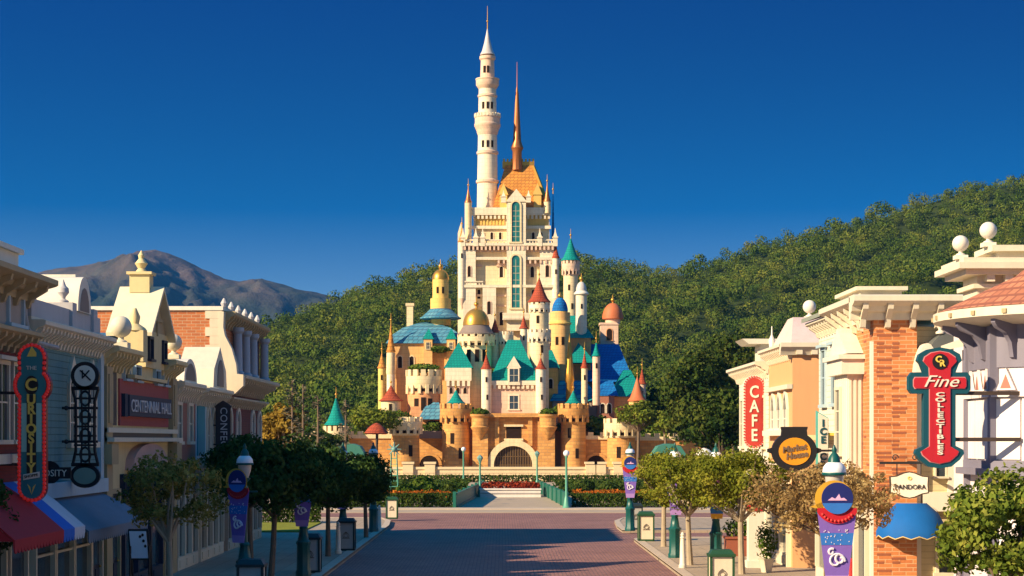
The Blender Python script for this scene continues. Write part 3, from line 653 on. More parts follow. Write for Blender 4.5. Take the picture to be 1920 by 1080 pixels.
for px, f, t in ((866, 560, 440), (1042, 560, 470)):
    o = tower(px, t+14, f, 6.5, Y-.6, PALE, (REDROOF if px > 900 else ORROOF, 7, t+14, t-16), name='turret', wins=[(t+40, 0)])
    q = MB(); q.lathe(X_(px, Y-.6), Y-.6, [(.05, Z_(f+22, Y)), (6.5*k_(Y), Z_(f-1, Y))], 16); q.build('corbel', PINK, o)
q = MB(); pl = ('F', Y)
for py in (500, 556, 575, 640): q.cut(); q.fbox(pl, X_(893, Y), X_(904, Y), .0, .25, Z_(py, Y), Z_(py-4, Y)); q.cut(); q.fbox(pl, X_(931, Y), X_(949, Y), 0, .2, Z_(py, Y), Z_(py-3, Y)); q.cut(); q.fbox(pl, X_(987, Y), X_(1011, Y), 0, .2, Z_(py, Y), Z_(py-3, Y))
q.cut(); q.fbox(pl, X_(870, Y), X_(1038, Y), 0, .3, Z_(473, Y), Z_(469, Y))
for i in range(22): u = X_(872+i*7.8, Y); q.fbox(pl, u-.13, u+.13, .0, 1.0, Z_(470, Y), Z_(463, Y))
q.cut(); q.fbox(pl, X_(933, Y), X_(1036, Y), 0, .25, Z_(498, Y), Z_(494, Y))
for i in range(11): u = X_(935+i*9.8, Y); q.fbox(pl, u-.13, u+.13, .0, .75, Z_(495, Y), Z_(489, Y))
q.build('string_course', PINK, kp)
flat_windows(kp, pl, [X_(x, Y) for x in (898, 1000)], Z_(560, Y), Z_(543, Y), .4, PALE, DARK, fw=.1)
flat_windows(kp, ('F', Y-.8), [X_(x, Y) for x in (880,)], Z_(520, Y), Z_(500, Y), .4, PINK, DARK, fw=.1)
flat_windows(kp, ('F', Y-.9), [X_(917, Y)], Z_(590, Y), Z_(566, Y), .45, PINK, DARK, fw=.1)
flat_windows(kp, ('F', Y-.6), [X_(1026, Y)], Z_(520, Y), Z_(498, Y), .45, PINK, DARK, fw=.1)
# gold dormers on the great roof
for px in (944, 1008):
    q = MB(); q.box(X_(px-7, Y), X_(px+7, Y), Y+.6, Y+3.2, Z_(388, Y), Z_(364, Y)); q.prism([(X_(px-9, Y), Y+.5, Z_(364, Y)), (X_(px+9, Y), Y+.5, Z_(364, Y)), (X_(px, Y), Y+.5, Z_(342, Y))], (0, 3, 0)); q.build('dormer', M('gold_yellow_plaster', (.70, .46, .12)), up)
q = MB(); pl = ('F', Y+1)
for a, b in ((892, 946), (990, 1028)):
    q.cut()
    q.fbox(pl, X_(a, Y), X_(b, Y), .0, .06, Z_(402, Y), Z_(421, Y))
    n = int((b-a)/6)
    for i in range(n): u = X_(a+4+i*6, Y); q.fbox(pl, u-.1, u+.1, .06, .14, Z_(402, Y), Z_(420, Y))
q.build('arcade', M('gold_yellow_plaster', (.70, .46, .12)), up)
# smaller houses and turrets between the big masses
Y = CY+8
o = block('side_house', 880, 908, 706, 790, Y, 4, PINK); hip(o, 878, 910, 890, 898, 706, 676, Y, 4, SLATE, .1)
o = block('side_house', 1020, 1046, 690, 790, Y+1, 4, YELLOW); hip(o, 1018, 1048, 1030, 1036, 690, 655, Y+1, 4, TEAL, .1); flat_windows(o, ('F', Y+1), [X_(1033, Y)], Z_(728, Y), Z_(710, Y), .45, PALE, DARK)
o = block('side_house', 770, 800, 762, 800, CY+4, 3, SALMON); hip(o, 786, 834, 800, 822, 786, 754, CY+3, 3, SLATE, .1)
for px, top, eave, foot, r, Yt, wm, rm in ((1118, 640, 668, 760, 7, CY+5, PINK, TEAL), (928, 596, 624, 700, 8, CY+10, PALE, REDROOF), (982, 590, 616, 690, 7, CY+12, PALE, REDROOF), (1204, 690, 720, 800, 7, CY+10, PINK, REDROOF), (716, 660, 690, 800, 7, CY+6, YELLOW, ORROOF), (1096, 660, 690, 780, 6, CY+7, CREAM, REDROOF)):
    tower(px, eave, foot, r, Yt, wm, (rm, r*1.15, eave, top), None, name='turret', wins=[(eave+18, 0)])
Y = CY+6.5
o = block('lower_house', 1120, 1152, 742, 800, Y, 4, M('russet_plaster', (.38, .15, .09))); hip(o, 1112, 1158, 1122, 1150, 742, 712, Y, 4, BLUE, .1); flat_windows(o, ('F', Y), [X_(1130, Y), X_(1142, Y)], Z_(775, Y), Z_(757, Y), .5, PALE, DARK)
flat_windows(castle, ('F', CY+9), [X_(x, CY+9) for x in (1160, 1190)], Z_(775, CY+9), Z_(758, CY+9), .5, PALE, DARK)
for px, py, r, Yp, n in ((878, 772, 12, CY+2.5, 160), (1048, 770, 10, CY+2.5, 160), (1110, 792, 16, CY+3, 260), (812, 800, 20, CY+4, 260), (930, 700, 12, CY+8, 120), (690, 800, 26, CY+5, 300), (1060, 800, 20, CY+5, 200)): planting(castle, px, py, r, Yp, n, .7)
# ------------------------------------------------------------------ main street, left row
XL, XR = -10.6, 9.6
def YL(px): return XL*F/(px-CX)
def YRt(px): return XR*F/(px-CX)
L, RR = ('L', XL), ('R', XR)
def zl(py, px): return Z_(py, YL(px))
def zr(py, px): return Z_(py, YRt(px))
def cornice(mb, pl, u0, u1, z0, h, out, step=.55, m=0, mb_=None, back=.1, e=0):
    """moulded cornice on brackets"""
    mb.profile(pl, u0, u1, [(-back, z0+e), (out*.18, z0+e), (out*.22, z0+h*.28), (out*.45, z0+h*.36), (out*.55, z0+h*.55), (out*.92, z0+h*.68), (out, z0+h*.74), (out, z0+h*.95), (out*.9, z0+h+e), (-back, z0+h+e)], m)
    n = max(1, int(abs(u1-u0)/step))
    for i in range(n):
        u = u0+(i+.5)*(u1-u0)/n
        pts = [(.0, z0-h*.35), (out*.2, z0-h*.3), (out*.3, z0+.02), (out*.8, z0+h*.42), (out*.85, z0+h*.66), (.0, z0+h*.66)]
        a = [Vector(mb.fp(pl, u-.07, d, z)) for d, z in pts]; mb.prism(a, Vector(mb.fp(pl, .14, 0, 0))-Vector(mb.fp(pl, 0, 0, 0)), m)
def awning(par, pl, u0, u1, zt, zb, out, stripes, mat_list, name='awning', val=.22, scallop=True):
    """sloped canvas with a scalloped valance; stripes are bands along u"""
    q = MB(); n = stripes
    for i in range(n):
        a, b = u0+(u1-u0)*i/n, u0+(u1-u0)*(i+1)/n
        pts = [(0.02, zt), (out*.5, zt-(zt-zb)*.42), (out, zb), (out, zb-val*.6), (out-.03, zb-val*.6), (out-.03, zb-.02), (out*.5, zt-(zt-zb)*.42-.03), (.02, zt-.03)]
        q.prism([Vector(q.fp(pl, a, d, z)) for d, z in pts], Vector(q.fp(pl, b-a, 0, 0))-Vector(q.fp(pl, 0, 0, 0)), i % len(mat_list))
        if scallop:
            k = max(1, int((b-a)/.22))
            for j in range(k):
                c = a+(j+.5)*(b-a)/k; r = (b-a)/k/2
                pp = [(c+r*math.cos(R(t)), zb-val*.6+r*math.sin(R(t))) for t in range(180, 361, 36)]
                q.prism([Vector(q.fp(pl, u, out-.004, z)) for u, z in pp], Vector(q.fp(pl, 0, -.02, 0))-Vector(q.fp(pl, 0, 0, 0)), i % len(mat_list))
    for u in (u0, u1-.02):
        q.prism([Vector(q.fp(pl, u, d, z)) for d, z in ((.02, zt-.035), (out*.5, zt-(zt-zb)*.42-.035), (out-.035, zb-.03), (.02, zb-.03))], Vector(q.fp(pl, .02, 0, 0))-Vector(q.fp(pl, 0, 0, 0)), 0)
    return q.build(name, mat_list, par)
def shopfront(par, pl, u0, u1, z1, fm, gm=None, n=3, base=.55, name='shop_window'):
    """row of tall glazed bays over a panelled base"""
    gm = gm or GL; w = (u1-u0)/n
    for i in range(n):
        a = u0+i*w; q = MB()
        q.fbox(pl, a+.02, a+w-.02, -.02, .14, .1, base); q.fbox(pl, a+w*.18, a+w*.82, .13, .17, .2, base-.1)
        q.fbox(pl, a+.02, a+.12, -.02, .16, base, z1); q.fbox(pl, a+w-.12, a+w-.02, -.02, .16, base, z1)
        q.fbox(pl, a+.12, a+w-.12, -.02, .15, z1-.12, z1-.002); q.fbox(pl, a+.12, a+w-.12, -.02, .12, z1-.72, z1-.66)
        o = q.build(name, fm, par)
        p = MB(); p.fbox(pl, a+.12, a+w-.12, .01, .04, base, z1-.12); p.build('pane', gm, o, smooth=False)
def door(par, pl, u, w, z1, fm, dm, name='door'):
    q = MB(); h = w/2
    q.fbox(pl, u-h-.1, u-h, -.02, .12, .1, z1); q.fbox(pl, u+h, u+h+.1, -.02, .12, .1, z1); q.fbox(pl, u-h-.1, u+h+.1, -.02, .124, z1, z1+.12)
    q.fbox(pl, u-h, u+h, .0, .03, .1, z1, 1)
    for a, b in ((-h+.1, -.05), (.05, h-.1)): q.fbox(pl, u+a, u+b, .03, .05, .25, 1.0, 1)
    o = q.build(name, [fm, dm], par)
    p = MB(); p.fbox(pl, u-h+.12, u+h-.12, .03, .045, 1.12, z1-.15); p.build('pane', GL, o, smooth=False)
    p = MB(); p.sphere(p.fp(pl, u+h-.1, .07, 1.05), .035, n=8, rings=6); p.build('handle', GOLD, o)
def urn(mb, c, s=1, m=0, n=14):
    x, y, z = c; mb.lathe(x, y, [(.16*s, z), (.16*s, z+.06*s), (.06*s, z+.12*s), (.07*s, z+.17*s), (.17*s, z+.30*s), (.16*s, z+.42*s), (.08*s, z+.5*s), (.05*s, z+.58*s), (.01, z+.68*s)], n, m)
def ball(mb, c, r, m=0):
    x, y, z = c; mb.box(x-r*.75, x+r*.75, y-r*.75, y+r*.75, z, z+r*.5, m)
    mb.lathe(x, y, [(r*.62, z+r*.5), (r*.55, z+r*.65), (r*.25, z+r*.8), (r*.25, z+r*1.05)], 14, m); mb.sphere((x, y, z+r*1.95), r, m, 20, 12)
WSIDE = BR('white_clapboard', (.76, .68, .54), (.74, .66, .52), (.50, .44, .34), 5, .17, .012, '+', .10, bump=.5, streak=.18)
TAUPE = M('taupe_stucco', (.36, .32, .27)); MAROON = BR('maroon_brick', (.22, .035, .03), (.17, .03, .03), (.12, .04, .035), .22, .075, .008, '+', .14)
TEALW = BR('teal_clapboard', (.13, .26, .26), (.12, .245, .25), (.07, .15, .15), 5, .16, .012, '+', .10, bump=.5, streak=.15); REDP = M('red_panel_paint', (.33, .055, .06)); BRICK = BR('orange_red_brick', (.52, .165, .055), (.40, .12, .045), (.50, .30, .17), .34, .115, .012, '+', .16, bump=.4)
NAVY = M('navy_paint', (.015, .02, .05), .4); LYEL = M('light_yellow_paint', (.66, .53, .27)); TANT = M('tan_trim', (.42, .32, .17))
SKYB = M('pale_blue_paint', (.40, .52, .56)); ROOFG = M('grey_lead_roof', (.22, .17, .14))
# --- near house with brackets, above the curiosity sign
b = empty('shop_house', (XL, 37, 0), 'maroon brick shop with taupe bracketed cornice behind the red scalloped sign', 'shop')
Ya, Yb = 27.0, 40.3
q = MB(); q.box(XL-9, XL, Ya, Yb, -.1, 8.0); q.build('wall', [MAROON], b)
q = MB(); q.box(XL-.02, XL+.05, Ya, Yb-.003, 6.7, 7.96); q.build('upper_wall', TAUPE, b)
q = MB(); cornice(q, L, Ya, Yb+.3, 7.42, .52, .66, .95); cornice(q, L, Ya, Yb+.05, 6.35, .38, .42, .5); q.build('cornice', TANT, b)
q = MB(); q.box(XL-8.5, XL-.05, Ya, 39.9, 7.93, 8.43); q.box(XL-8.6, XL+.05, Ya-.1, 40.0, 8.43, 8.54); q.build('parapet', WHITE, b)
for u in (33, 36.2, 39.2): window(b, L, u, 1.1, 6.85, 7.5, SKYB, arch=False, bars=(1, 0), d=.12)
for u in (32.5, 34.5, 36.5, 38.3, 39.6): window(b, L, u, .85, 4.35, 5.95, OFFW, bars=(1, 1), hood=True)
q = MB(); q.fbox(L, Ya, Yb-.003, -.02, .3, 3.85, 4.05); q.build('belt_course', OFFW, b)
shopfront(b, L, 29, 38.3, 2.9, OFFW, n=5); door(b, L, 39.4, 1.3, 2.5, OFFW, NAVY)
aw_r, aw_w, aw_b = M('red_canvas', (.42, .02, .025), .8), M('grey_white_canvas', (.56, .56, .60), .8), M('blue_canvas', (.02, .13, .52), .8)
awning(b, L, 34.4, 40.2, 3.45, 2.45, 1.35, 6, [aw_r, aw_r, aw_r, aw_r, aw_b, aw_w], val=.25)
# --- teal house with clock sign
b = empty('shop_house', (XL, 45, 0), 'narrow teal house with pointed white window and grey parapet urns beside the clock sign', 'shop')
Ya, Yb = 40.42, 47.8
q = MB(); q.box(XL-8, XL, Ya, Yb, -.1, 6.95); q.build('wall', TEALW, b)
q = MB(); cornice(q, L, Ya, Yb+.1, 6.62, .42, .42, .32); q.box(XL-3, XL+.1, Ya, Yb, 7.04, 7.12)
GREYT = M('grey_white_trim', (.45, .43, .42)); q.build('cornice', OFFW, b)
q = MB(); q.fbox(L, Ya, Yb, -.5, 0, 7.12, 7.55)
for u in (Ya+.3, 44.6, 46.9): q.fbox(L, u-.22, u+.22, -.55, .08, 7.12, 7.72)
q.build('parapet', GREYT, b)
q = MB(); u = 45.75; a = arc(u, 7.56, .72, 0, 180, 12, 1.25); q.prism([Vector(q.fp(L, x, .06, z)) for x, z in a], (-1.15, 0, 0)); q.build('arched_pediment', WHITE, b)
q = MB(); a = arc(u, 7.58, .5, 0, 180, 12, 1.2); q.prism([Vector(q.fp(L, x, .068, z)) for x, z in a], (-.02, 0, 0)); q.build('louvre', ROOFG, b)
q = MB(); urn(q, (XL-.2, 44.6, 7.72), .85); q.cut(); urn(q, (XL-.2, 46.95, 7.72), .85); q.build('urn', GREYT, b)
q = MB(); q.box(XL-6, XL-.42, 46.6, 47.6, 7.1, 8.5); q.box(XL-6, XL-.36, 46.54, 47.66, 8.5, 8.6); q.build('stair_house', WHITE, b)
window(b, L, 44.6, .62, 4.3, 6.2, OFFW, pointed=True, bars=(1, 2), fw=.14); window(b, L, 46.7, .62, 4.3, 6.2, OFFW, pointed=True, bars=(1, 2), fw=.14)
q = MB(); q.fbox(L, Ya, Yb, -.02, .22, 3.0, 3.35); q.fbox(L, Yb-.35, Yb, -.02, .1, 3.35, 6.6); q.build('belt_course', SKYB, b)
awning(b, L, 40.8, 47.6, 3.0, 2.3, 1.3, 1, [M('slate_canvas', (.16, .20, .25), .8)], val=.3)
shopfront(b, L, 40.6, 46.2, 2.4, OFFW, n=3); door(b, L, 47.0, 1.1, 2.3, OFFW, NAVY)
# --- centennial hall
b = empty('hall_building', (XL, 53, 0), 'cream and red hall with gabled roof tower, ball ornaments and the dark name panel', 'hall')
Ya, Yb = 47.9, 58.2
q = MB(); q.box(XL-7, XL, Ya, Yb, -.1, 6.5); q.build('wall', LYEL, b)
q = MB(); q.fbox(L, 50.0, 57.3, -.02, .05, 4.75, 6.05); q.build('red_panel', REDP, b)
q = MB(); cornice(q, L, Ya-.1, 51.2, 6.35, .5, .5, .4); cornice(q, L, 56.2, Yb+.1, 6.35, .5, .5, .4); q.fbox(L, 51.2, 56.2, -.1, .22, 6.1, 6.2); q.build('cornice', LYEL, b)
q = MB(); q.fbox(L, Ya, Yb, -.02, .35, 4.3, 4.42); q.fbox(L, Ya, Yb, -.02, .2, 4.55, 4.68); q.build('belt_course', OFFW, b)
q = MB(); q.fbox(L, Ya, Yb, -.02, .12, 4.42, 4.55); q.build('dark_band', NAVY, b)
for u in (Ya+.35, Yb-.35):
    q = MB(); q.fbox(L, u-.35, u+.35, 0, .16, .1, 6.3); q.fbox(L, u-.42, u+.42, 0, .3, 3.7, 4.25); q.fbox(L, u-.22, u+.22, .16, .2, 4.8, 6.1); o = q.build('pilaster', TANT, b)
q = MB(); q.fbox(L, 48.9, 49.7, .0, .03, 4.75, 6.2); q.build('dark_recess', NAVY, b)
for u in (50.9, 52.4, 55.4, 56.7): window(b, L, u, .7, 6.06, 6.45, SKYB, fw=.06, bars=(0, 0), d=.1)
q = MB(); q.box(XL-1.0, XL+.12, 53.3, 56.7, 6.5, 7.6); q.build('tower_wall', LYEL, b)
for u in (53.9, 56.1): window(b, ('L', XL+.12), u, .5, 6.75, 7.35, NAVY, fw=.07, bars=(0, 0))
window(b, ('F', 53.3), XL-.9, .5, 6.8, 7.4, M('blue_shutter', (.03, .12, .30)), fw=.1, bars=(0, 0))
q = MB(); z0, z1, u, h = 7.5, 9.0, 55.0, 1.95
q.prism([(XL+.35, u-h, z0), (XL+.35, u-h+.02, z0-.1), (XL+.35, u, z1-.14), (XL+.35, u+h-.02, z0-.1), (XL+.35, u+h, z0), (XL+.35, u, z1)], (-1.35, 0, 0)); q.build('roof', M('cream_roof', (.74, .66, .46), .7), b)
q = MB(); q.prism([(XL+.1, u-h*.9, z0-.05), (XL+.1, u+h*.9, z0-.05), (XL+.1, u, z1-.18)], (-1.0, 0, 0)); q.fbox(L, u-.05, u+.05, .09, .16, z0, z1-.3); q.fbox(L, u-.9, u+.9, .09, .155, z0+.45, z0+.55); q.build('gable', TANT, b)
q = MB(); x = XL-.35; q.box(x-.3, x+.3, 54.7, 55.3, 8.8, 9.35); q.box(x-.38, x+.38, 54.62, 55.38, 9.35, 9.43); q.lathe(x, 55, [(.2, 9.43), (.1, 9.55), (.2, 9.7), (.08, 9.85), (.1, 9.95), (.01, 10.1)], 12)
q.cut(); q.box(XL-.25, XL+.3, 52.0, 52.6, 6.6, 7.5); q.lathe(XL, 52.3, [(.36, 7.5), (.3, 7.58), (.12, 7.7), (.16, 7.9), (.05, 8.15)], 12); q.build('finial', LYEL, b)
q = MB(); ball(q, (XL+.1, 49.9, 6.88), .30); q.cut(); ball(q, (XL+.1, Yb-.3, 6.94), .27); q.build('ball_ornament', OFFW, b)
q = MB(); q.fprism(L, arc(53.5, 3.6, 2.6, 20, 160, 14, .25)+[(50.9, 3.5), (56.1, 3.5)], 0, .25); q.build('arched_hood', M('pink_trim', (.58, .34, .27)), b)
shopfront(b, L, 50.2, 55.9, 3.4, NAVY, n=3); door(b, L, 49.2, 1.1, 2.9, TANT, NAVY); door(b, L, 57.0, 1.1, 2.9, TANT, NAVY)
# --- two small shops with arched dormers
Ya, Yb = 58.3, 62.6
b = empty('shop_house', (XL, 60, 0), 'small russet and white shop with one arched white dormer next to the hall', 'shop')
q = MB(); q.box(XL-6, XL, Ya, Yb, -.1, 6.3); q.build('wall', M('russet_wall', (.30, .12, .085)), b)
q = MB(); cornice(q, L, Ya, Yb, 5.75, .5, .4, .4); q.build('cornice', OFFW, b)
q = MB(); a = arc(60.5, 6.28, 1.25, 0, 180, 14, .62); q.prism([Vector(q.fp(L, x, .2, z)) for x, z in a], (-1.6, 0, 0)); q.fbox(L, 58.9, 62.1, -1.4, .1, 6.2, 6.32); o = q.build('dormer', WHITE, b)
q = MB(); a = arc(60.5, 6.33, .95, 0, 180, 14, .6); q.prism([Vector(q.fp(L, x, .21, z)) for x, z in a], (-.03, 0, 0)); q.build('pane', ROOFG, o)
for u in (59.3, 61.4): window(b, L, u, .7, 4.3, 5.5, OFFW, bars=(1, 1), fw=.1)
shopfront(b, L, Ya+.2, Yb-.2, 3.2, OFFW, n=3); q = MB(); q.fbox(L, Ya, Yb, 0, .3, 3.4, 3.6); q.build('belt_course', OFFW, b)
Ya, Yb = 62.7, 68.3
b = empty('shop_house', (XL, 65.5, 0), 'pale blue and teal shop with pointed white windows behind the dark hanging sign', 'shop')
q = MB(); q.box(XL-6, XL, Ya, Yb, -.1, 6.1); q.build('wall', SKYB, b)
q = MB(); q.fbox(L, Ya+.2, 64.4, -.02, .04, 3.8, 5.7); q.build('teal_panel', M('teal_panel_paint', (.03, .25, .30)), b)
q = MB(); cornice(q, L, Ya, Yb, 5.7, .5, .5, .4); q.build('cornice', OFFW, b)
q = MB(); a = [(64.6, 6.2), (67.8, 6.2), (67.6, 6.9), (66.9, 7.3), (66.2, 7.75), (65.5, 7.3), (64.8, 6.9)]; q.prism([Vector(q.fp(L, x, .3, z)) for x, z in a], (-1.3, 0, 0)); o = q.build('dormer', OFFW, b)
q = MB(); q.fprism(L, arc(66.2, 6.5, .7, 0, 180, 12, 1.1)+[(65.5, 6.3), (66.9, 6.3)], .3, .33); q.build('pane', ROOFG, o)
for u in (65.2, 66.4, 67.6): window(b, L, u, .5, 3.9, 5.5, OFFW, pointed=True, bars=(0, 1), fw=.12)
shopfront(b, L, Ya+.2, Yb-.2, 3.2, OFFW, n=4); q = MB(); q.fbox(L, Ya, Yb, 0, .35, 3.4, 3.65); q.build('belt_course', TANT, b)
# --- tall brick corner block
Ya, Yb = 68.5, 79.2
b = empty('brick_building', (XL, 75, 0), 'tall brick corner block with white quoins and shaded columns on its top storey', 'building')
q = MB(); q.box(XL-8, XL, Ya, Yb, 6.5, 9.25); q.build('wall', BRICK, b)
q = MB(); q.box(XL-8, XL, Ya, Yb, -.1, 6.497); q.build('lower_wall', BR('shade_painted_red_brick', (.22, .06, .045), (.18, .05, .04), (.14, .06, .05), .3, .1, .01, '+'), b)  # brick colour darkened to carry the shade of the street front
q = MB(); q.box(XL-8.1, XL+.06, Ya-.08, Ya+.5, 9.25, 9.4); q.box(XL-8.1, XL+.04, Ya+.5, Yb, 9.25, 9.37); q.build('coping', WHITE, b)
q = MB()
for i in range(9): q.box(XL-(.45 if i % 2 else .62), XL+.005, Ya-.05, Ya+.3, 6.3+i*.33, 6.3+i*.33+.325)
q.build('quoin', M('cream_quoin', (.72, .60, .42)), b)
q = MB(); pts = [(XL-.1, 9.2), (XL+.08, 9.2), (XL+.06, 8.6), (XL+.12, 8.3), (XL+.38, 7.8), (XL+.55, 7.2), (XL+.58, 6.85), (XL+.82, 6.82), (XL+.82, 6.4), (XL+.5, 6.1), (XL-.1, 6.1)]
q.prism([(x, Ya-.06, z) for x, z in pts], (0, .5, 0)); q.build('scroll_buttress', M('cream_quoin', (.72, .60, .42)), b)
q = MB(); cornice(q, L, Ya+.45, Yb+.2, 8.75, .5, .45, .6, back=.1); q.build('cornice', TANT, b)
q = MB(); cornice(q, L, Ya+.45, Yb+.3, 6.3, .55, .85, .6, back=.1); cornice(q, L, Ya+.45, Yb+.1, 5.7, .3, .4, .6); q.build('belt_course', M('cream_trim', (.56, .47, .33)), b)
for u in (71, 73.2, 75.4, 78.9):
    q = MB(); y = u; x = XL+.24; q.lathe(x, y, [(.26, 6.85), (.26, 7.0), (.19, 7.05), (.17, 8.5), (.25, 8.6), (.25, 8.75)], 14); q.build('column', M('grey_blue_stone', (.40, .42, .45)), b)
for u in (72, 74.3, 77.6): window(b, L, u, 1.2, 7.0, 8.6, NAVY, DARK, fw=.1)
for u in (70.4, 72.6, 76.8, 78.9): window(b, L, u, .8, 3.6, 5.5, WHITE, bars=(1, 1), fw=.14, arch=True)
q = MB()
for i in range(6): q.lathe(XL-.1, Ya+1.2+i*1.9, [(.12, 9.25), (.05, 9.4), (.14, 9.6), (.03, 9.8)], 8)
q.box(XL-.22, XL+.02, Ya+.5, Yb, 9.24, 9.43); q.build('balustrade', GREYT, b)
shopfront(b, L, Ya+.6, Yb-.4, 3.1, M('beige_paint', (.52, .42, .30)), n=7)
# ------------------------------------------------------------------ main street, right row (far to near)
BRICKR = BR('orange_brick', (.60, .22, .075), (.44, .135, .05), (.58, .34, .18), .36, .105, .012, '+', .18, bump=.5, bias=-.25)
def dark_bricks(mb, pl, u0, u1, z0, z1, n, seed=3):
    rn = random.Random(seed); cells = [(i, j) for j in range(int((z1-z0)/.105)) for i in range(int((u1-u0)/.40))]
    for i, j in rn.sample(cells, min(n, len(cells))):
        w = rn.choice((.18, .2, .36, .38)); u = u0+.02+i*.40+(.0 if j % 2 else .015); z = z0+j*.105
        mb.fbox(pl, u, u+w, -.01, .006, z+.01, z+.07, 1)
DKB = M('dark_burnt_brick', (.30, .10, .05), .85)
Ya, Yb = 65.4, 73.5
b = empty('cafe_building', (XR, 69, 0), 'cream white two storey house behind the red lettered cafe sign', 'cafe')
q = MB(); q.box(XR, XR+7, Ya, Yb, -.1, 6.9); q.build('wall', WSIDE, b)
q = MB(); cornice(q, RR, Ya, Yb+.3, 6.75, .45, .5, .45); q.box(XR+.5, XR+3, Yb-2.5, Yb-1, 7.2, 8.1); q.profile(RR, Yb-2.8, Yb-.6, [(-3.2, 8.1), (.0, 8.1), (.25, 8.3), (-3.2, 8.3)]); q.build('cornice', OFFW, b)
for u in (66.6, 68.6, 70.6, 72.4): window(b, RR, u, .8, 4.1, 5.9, OFFW, bars=(1, 1))
q = MB(); cornice(q, RR, Ya, Yb+.3, 3.3, .35, .6, .8); q.build('belt_course', OFFW, b)
shopfront(b, RR, Ya+.3, Yb-.3, 3.1, WHITE, n=5)
Ya, Yb = 60.0, 65.3
b = empty('shop_house', (XR, 62.5, 0), 'salmon orange shop with pinkish sloped roof, grey dome and white ball finial', 'shop')
q = MB(); q.box(XR, XR+6, Ya, Yb, -.1, 7.3); q.build('wall', M('apricot_plaster', (.72, .38, .17), .7, .06, .6, .08), b)
q = MB(); cornice(q, RR, Ya+.0, Yb, 7.15, .4, .42, .4); q.profile(('F', Ya), XR-.42, XR+6, [(-.1, 7.16), (.1, 7.16), (.16, 7.3), (.3, 7.42), (.3, 7.56), (-.1, 7.56)]); q.fbox(RR, Ya, Yb, -.02, .18, 6.05, 6.2)
for i in range(10): q.box(XR+.1+i*.5, XR+.3+i*.5, Ya-.2, Ya, 7.18, 7.34)
q.build('cornice', OFFW, b)
for u in (61.3, 62.7, 64.1): window(b, RR, u, .75, 4.75, 5.95, WHITE, pointed=True, bars=(1, 1), fw=.13)
q = MB(); q.fbox(RR, Ya+.4, Yb-.4, -.02, .3, 4.5, 4.68); q.build('window_ledge', WHITE, b)
q = MB(); q.prism([(XR+.0, Ya+.3, 7.55), (XR+.0, Yb-.3, 7.55), (XR+.35, (Ya+Yb)/2+.6, 8.55), (XR+.35, (Ya+Yb)/2-.6, 8.55)], (1.05, 0, 0)); q.build('roof', M('pale_pink_roof', (.66, .50, .44), .7), b)
q = MB(); q.lathe(XR+1.95, 62.2, [(.75, 7.56)]+[(max(.02, .75*math.cos(t)), 7.7+.85*math.sin(t)) for t in [i*math.pi/16 for i in range(9)]], 20); q.build('dome', ROOFG, b)
q = MB(); ball(q, (XR+1.0, 62.6, 8.5), .23); q.cut(); q.lathe(XR, Ya+4.6, [(.08, 7.55), (.12, 7.9), (.03, 8.1), (.02, 8.4)], 8); q.build('finial', WHITE, b)
shopfront(b, RR, Ya+.3, Yb-.3, 3.1, OFFW, n=3); q = MB(); cornice(q, RR, Ya, Yb, 3.3, .3, .5, .6); q.build('belt_course', OFFW, b)
Ya, Yb = 51.2, 55.0
b = empty('shop_house', (XR, 53, 0), 'narrow white house with grey blue upper windows beside the ice cream sign', 'shop')
q = MB(); q.box(XR, XR+6, Ya, Yb, -.1, 7.9); q.build('wall', WSIDE, b)
q = MB(); q.prism([(XR-.5, Ya, 7.9), (XR-.5, Yb+.2, 7.9), (XR+1.5, Yb+.2, 8.5), (XR+1.5, Ya, 8.5)], (0, 0, .12)); q.build('roof', M('grey_green_slate', (.26, .28, .22)), b)
q = MB(); cornice(q, RR, Ya, Yb+.1, 7.55, .35, .4, .4); q.build('cornice', OFFW, b)
for u in (52.3, 54.0):
    window(b, RR, u, .6, 5.4, 7.0, SKYB, bars=(0, 1), hood=True)
q = MB(); q.fbox(RR, Ya, Yb, -.02, .4, 4.35, 4.5); q.build('belt_course', LYEL, b); shopfront(b, RR, Ya+.2, Yb-.2, 3.2, OFFW, n=2)
Ya, Yb = 46.9, 51.1
b = empty('brick_building', (XR, 49, 0), 'orange brick corner shop with fluted white pilasters behind the sparse brown tree', 'building')
q = MB(); q.box(XR, XR+1.12, Ya, Yb, -.1, 7.6); dark_bricks(q, ('F', Ya), XR+.05, XR+1.1, .3, 7.3, 70); dark_bricks(q, RR, Ya+.1, Yb-.1, .3, 7.2, 60, 5); q.build('wall', [BRICKR, DKB], b)
q = MB(); cornice(q, ('F', Ya), XR-.62, XR+2.6, 7.45, .62, .62, .58); cornice(q, RR, Ya-.0, Yb+.4, 7.45, .62, .62, .8, e=.004); q.box(XR-.1, XR+2.5, Ya+.2, Yb, 7.6, 7.95)
q.box(XR+.1, XR+.8, Ya+1.2, Yb-.6, 8.0, 8.2); q.box(XR-.15, XR+.95, Ya+1.0, Yb-.4, 8.2, 8.3); q.box(XR-.28, XR+1.08, Ya+.85, Yb-.25, 8.3, 8.4); q.build('cornice', OFFW, b)
q = MB()
for u in ():
    q.cut(); q.fbox(RR, u-.22, u+.22, 0, .16, 3.4, 6.1)
    for i in range(3): q.fbox(RR, u-.18+i*.14, u-.10+i*.14, .16, .19, 3.6, 6.0)
    q.fbox(RR, u-.34, u+.34, 0, .36, 6.1, 6.55); q.fbox(RR, u-.42, u+.42, 0, .45, 6.55, 6.65); q.fbox(RR, u-.4, u+.4, 0, .26, 3.2, 3.4)
